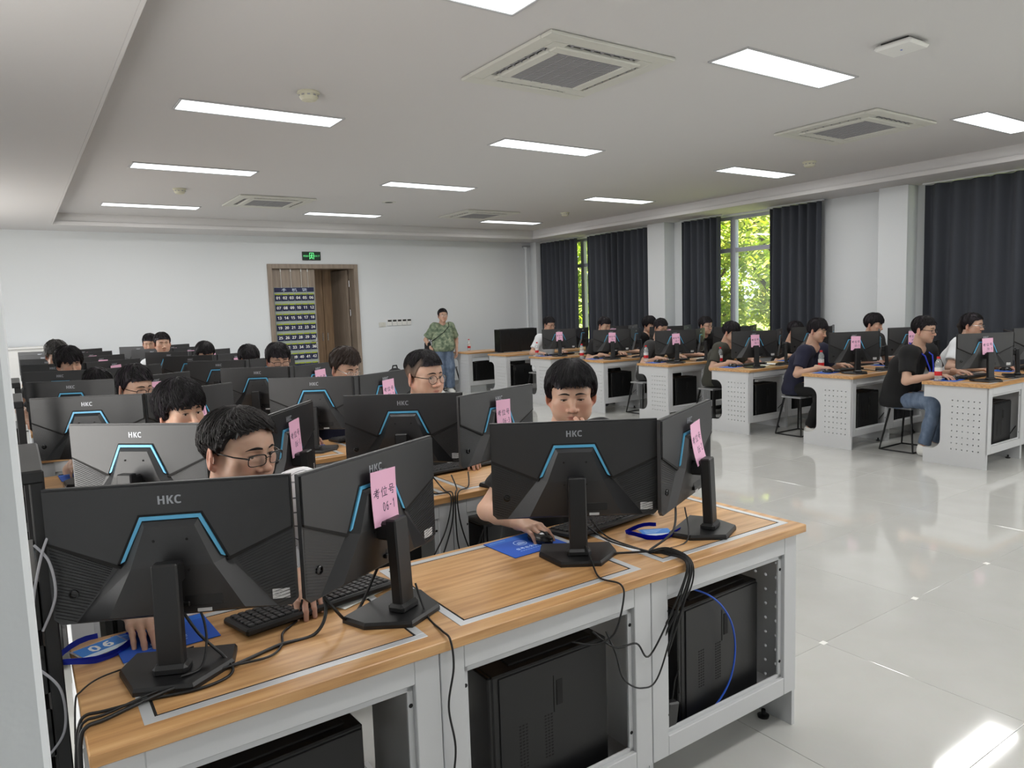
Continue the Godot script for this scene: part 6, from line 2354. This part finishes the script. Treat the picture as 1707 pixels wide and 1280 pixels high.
func build_people() -> void:
	people_materials()
	hair_styles()
	var base := {"wr": Vector3(-0.34, 0.792, 0.385), "wl": Vector3(0.10, 0.795, 0.42), "fr": Vector3(0.05, -0.06, 1), "fl": Vector3(-0.25, -0.05, 1), "bend_r": 0.35, "bend_l": 0.3}
	var mk := func(y: float, z: float, extra := {}) -> Dictionary:
		var q := base.duplicate()
		q.hd = Vector3(0, y, z)
		q.merge(extra, true)
		return q
	var p2 := Vector3(0, 1.205, 0.20)
	var poses := {
		"mid": mk.call(1.16, 0.20),
		"high": mk.call(1.225, 0.19),
		"low": mk.call(1.09, 0.22, {"cell": 0.016}),
		"near": mk.call(1.155, 0.20, {"neck": -0.135, "wide": 1.14, "shrug": 0.012, "wr": Vector3(-0.318, 0.792, 0.345), "hand_cell": 0.003}),
		"chin": mk.call(p2.y, p2.z, {"neck": -0.155, "wide": 1.10, "shrug": -0.005, "wr": Vector3(-0.385, 0.792, 0.365), "fr": Vector3(0.06, -0.06, 1), "wl": p2 + Vector3(-0.092, -0.211, 0.205), "fl": Vector3(-0.16, 1.0, -0.34), "pl": Vector3(0.45, 0.1, -1), "bend_l": 0.75, "hand_cell": 0.003}),
		"lean": mk.call(1.20, 0.22, {"wide": 1.06, "loose": 0.03, "wr": Vector3(-0.17, 0.792, 0.42), "wl": Vector3(0.20, 0.80, 0.44), "knees": 0.10, "feet": -0.10}),
		"lean2": mk.call(1.165, 0.24, {"wr": Vector3(-0.22, 0.792, 0.42), "wl": Vector3(0.16, 0.80, 0.44), "knees": 0.12, "feet": -0.16, "cell": 0.015}),
		"stand": {"stand": true, "hd": Vector3(0, 1.445, 0.03), "wr": Vector3(-0.235, 0.80, 0.02), "wl": Vector3(0.235, 0.80, 0.06), "fr": Vector3(0.12, -1, 0.1), "fl": Vector3(-0.12, -1, 0.12), "pr": Vector3(1, 0, 0.2), "pl": Vector3(-1, 0, 0.2), "wide": 0.92, "loose": 0.04, "hem": -0.02, "baggy": 0.03, "sleeve": 0.85, "cell": 0.014},
	}
	var cast := [
		["man in a white striped shirt and glasses behind the nearest monitor", "near", Vector3(0.524, 1.160, -2.22), {"fine": true, "hair": "neat", "shirt": M.cloth_stripe, "look": Vector3(0.12, 0.52, -0.02), "glasses": "rect", "seed": 3, "full": 0.4, "open": 0.8, "face": Vector3(1.12, 0.99, 1.10)}],
		["man with a black bowl haircut and black top, hand at his mouth, front desk", "chin", Vector3(1.812, 1.200, -2.25), {"fine": true, "hair": "bowl", "shirt": M.cloth_black, "look": Vector3(0.14, -0.62, 0.0), "seed": 4, "full": 1.0, "open": 0.42, "gaze": 0.35, "face": Vector3(1.07, 1.0, 1.03)}],
		["man with a crew cut and round glasses, second desk row", "high", Vector3(1.787, 1.204, -3.45), {"fine": true, "hair": "crew", "shirt": M.cloth_grey_shirt, "look": Vector3(0.06, 0.24, 0.0), "glasses": "round", "seed": 5, "full": 1.0, "open": 0.8, "face": Vector3(1.08, 1.02, 1.06)}],
		["person with thick dark mop hair looking over the brightly lit monitor", "near", Vector3(0.581, 1.145, -3.45), {"fine": true, "hair": "mop", "shirt": M.cloth_black, "look": Vector3(0.05, 0.42, 0.0), "seed": 6, "full": 0.4, "open": 0.6}],
		["man with short black hair and dark-rimmed glasses in the third desk row, far-left seat", "mid", Vector3(0.555, 1.167, -4.65), {"hair": "short", "shirt": M.cloth_grey_shirt, "look": Vector3(0.18, 0.5, 0.0), "glasses": "rect", "seed": 7}],
		["person with swept dark brown hair and glasses looking down, in front of the door", "mid", Vector3(1.816, 1.185, -4.65), {"hair": "brown", "shirt": M.cloth_navy_shirt, "look": Vector3(0.34, 0.30, 0.0), "glasses": "round", "frame": M.chrome, "seed": 8, "open": 0.5}],
		["person with a dark fringe and glasses in front of the pocket organizer", "mid", Vector3(1.733, 1.195, -5.85), {"hair": "fringe", "shirt": M.cloth_grey_shirt, "look": Vector3(0.20, -0.02, 0.0), "glasses": "rect", "seed": 9}],
		["person bent low with only dark hair showing, fourth desk row, far-left seat", "low", Vector3(0.464, 1.087, -5.85), {"hair": "fringe", "shirt": M.cloth_black, "look": Vector3(0.35, 0.15, 0.0), "seed": 10}],
		["person looking down with black hair, just left of the fringed one with glasses", "mid", Vector3(1.815, 1.150, -7.05), {"hair": "bowl", "shirt": M.cloth_grey_shirt, "look": Vector3(0.5, -0.1, 0.0), "seed": 11}],
		["person in dark clothes with black hair at the far left, below the wavy-haired one", "high", Vector3(0.367, 1.210, -7.05), {"hair": "mop", "shirt": M.cloth_black, "look": Vector3(0.2, 0.35, 0.0), "seed": 12}],
		["person with bowed black hair in the sixth desk row, aisle-side seat", "mid", Vector3(1.674, 1.163, -8.25), {"hair": "bowl", "shirt": M.cloth_black, "look": Vector3(0.45, 0.1, 0.0), "seed": 13}],
		["person with grey-flecked wavy hair at the far left before the back wall", "high", Vector3(0.336, 1.243, -8.25), {"hair": "wavy", "shirt": M.cloth_grey_shirt, "look": Vector3(0.35, 0.25, 0.0), "seed": 14}],
		["man with short hair facing the camera in the seventh desk row", "high", Vector3(1.455, 1.262, -9.45), {"hair": "short", "shirt": M.cloth_white_shirt, "look": Vector3(0.05, 0.05, 0.0), "seed": 15}],
		["person with black hair partly hidden behind the short-haired man at the back", "high", Vector3(1.494, 1.234, -10.65), {"hair": "short", "shirt": M.cloth_black, "look": Vector3(0.2, -0.35, 0.0), "seed": 16}],
		["man in a black shirt with a blue lanyard and jeans on a wire stool", "lean", Vector3(7.225, 1.205, -3.56), {"fine": true, "hair": "short", "shirt": M.cloth_black, "trousers": M.cloth_jeans, "look": Vector3(0.10, 0.06, 0.0), "glasses": "rect", "lanyard": true, "seed": 17, "shoes": M.shoe_white, "full": 0.4, "open": 0.8}],
		["man in a navy shirt leaning in at the second right-hand desk", "lean2", Vector3(7.40, 1.180, -4.80), {"hair": "fringe", "shirt": M.cloth_navy_shirt, "look": Vector3(0.25, 0.12, 0.0), "seed": 18, "shoes": M.shoe_white}],
		["person in an olive-grey top bent over the third right-hand desk", "lean2", Vector3(7.47, 1.145, -6.04), {"hair": "fringe", "shirt": M.cloth_olive, "look": Vector3(0.35, 0.15, 0.0), "seed": 19}],
		["person in a grey top with glasses at the fourth right-hand desk end", "lean2", Vector3(7.50, 1.195, -7.28), {"hair": "short", "shirt": M.cloth_grey_shirt, "look": Vector3(0.3, -0.1, 0.0), "glasses": "rect", "seed": 20}],
		["person in a dark top at the fifth right-hand desk end, before the dark curtain", "lean2", Vector3(7.554, 1.225, -8.52), {"hair": "short", "shirt": M.cloth_black, "look": Vector3(0.35, 0.1, 0.0), "seed": 21}],
		["person in a white shirt with glasses at the sixth right-hand desk end", "high", Vector3(7.43, 1.243, -9.76), {"hair": "short", "shirt": M.cloth_white_shirt, "look": Vector3(0.25, 0.15, 0.0), "glasses": "rect", "seed": 22}],
		["woman with tied black hair and glasses near the right edge, window-side seat", "high", Vector3(8.20, 1.208, -3.56), {"hair": "tied", "shirt": M.cloth_white_shirt, "look": Vector3(0.06, 0.08, 0.0), "glasses": "rect", "frame": M.chrome, "bun": true, "seed": 23}],
		["person with full black hair before the white pier, window-side seat", "high", Vector3(8.55, 1.200, -4.80), {"hair": "fringe", "shirt": M.cloth_grey_shirt, "look": Vector3(0.2, 0.1, 0.0), "seed": 24}],
		["person bent low with only black hair showing beside the curtain, window-side seat", "low", Vector3(8.80, 1.096, -6.04), {"hair": "fringe", "shirt": M.cloth_black, "look": Vector3(0.3, 0.1, 0.0), "seed": 25}],
		["man with glasses in profile below the uncurtained window's left curtain", "high", Vector3(8.43, 1.188, -7.28), {"hair": "short", "shirt": M.cloth_black, "look": Vector3(0.1, 0.1, 0.0), "glasses": "rect", "seed": 26}],
		["person with black hair behind the grey-topped one with glasses, window-side seat", "high", Vector3(8.52, 1.194, -8.52), {"hair": "mop", "shirt": M.cloth_black, "look": Vector3(0.2, 0.1, 0.0), "seed": 27}],
	]
	for q in cast:
		var pose: Dictionary = poses[q[1]]
		var hd: Vector3 = pose.hd
		var at: Vector3 = q[2]
		var c: Dictionary = q[3]
		c.merge({"key": q[1], "pose": pose, "at": Vector3(at.x - hd.x, 0, at.z - hd.z), "shift": Vector3(0, at.y - hd.y, 0), "trousers": M.cloth_black})
		person(q[0], c, "")
	person("woman in a green patterned shirt and wide jeans standing at the back wall", {"key": "stand", "pose": poses.stand, "at": Vector3(6.60, 0, -11.93), "turn": -0.12, "hair": "tied", "shirt": M.cloth_print, "trousers": M.cloth_jeans, "look": Vector3(0.02, -0.12, 0), "glasses": "round", "frame": M.chrome, "bun": true, "seed": 30, "shoes": M.shoe_white})
	var bag := thing("shoulder_bag", "small dark cross-body bag on the standing woman's hip", "bag", Vector3(6.60, 0, -11.93), -0.12)
	var b := MB.new()
	b.box(Vector3(-0.27, 0.86, -0.10), Vector3(0.07, 0.2, 0.2), 0.02)
	part("pouch", b, M.cloth_black, bag)
	b = MB.new()
	b.tube([Vector3(-0.25, 0.95, -0.06), Vector3(-0.19, 1.03, 0.12), Vector3(-0.05, 1.14, 0.172), Vector3(0.07, 1.24, 0.135), Vector3(0.105, 1.30, 0.05), Vector3(0.08, 1.27, -0.08), Vector3(-0.08, 1.10, -0.165), Vector3(-0.24, 0.95, -0.12)], 0.007, 6)
	part("strap", b, M.cloth_black, bag)
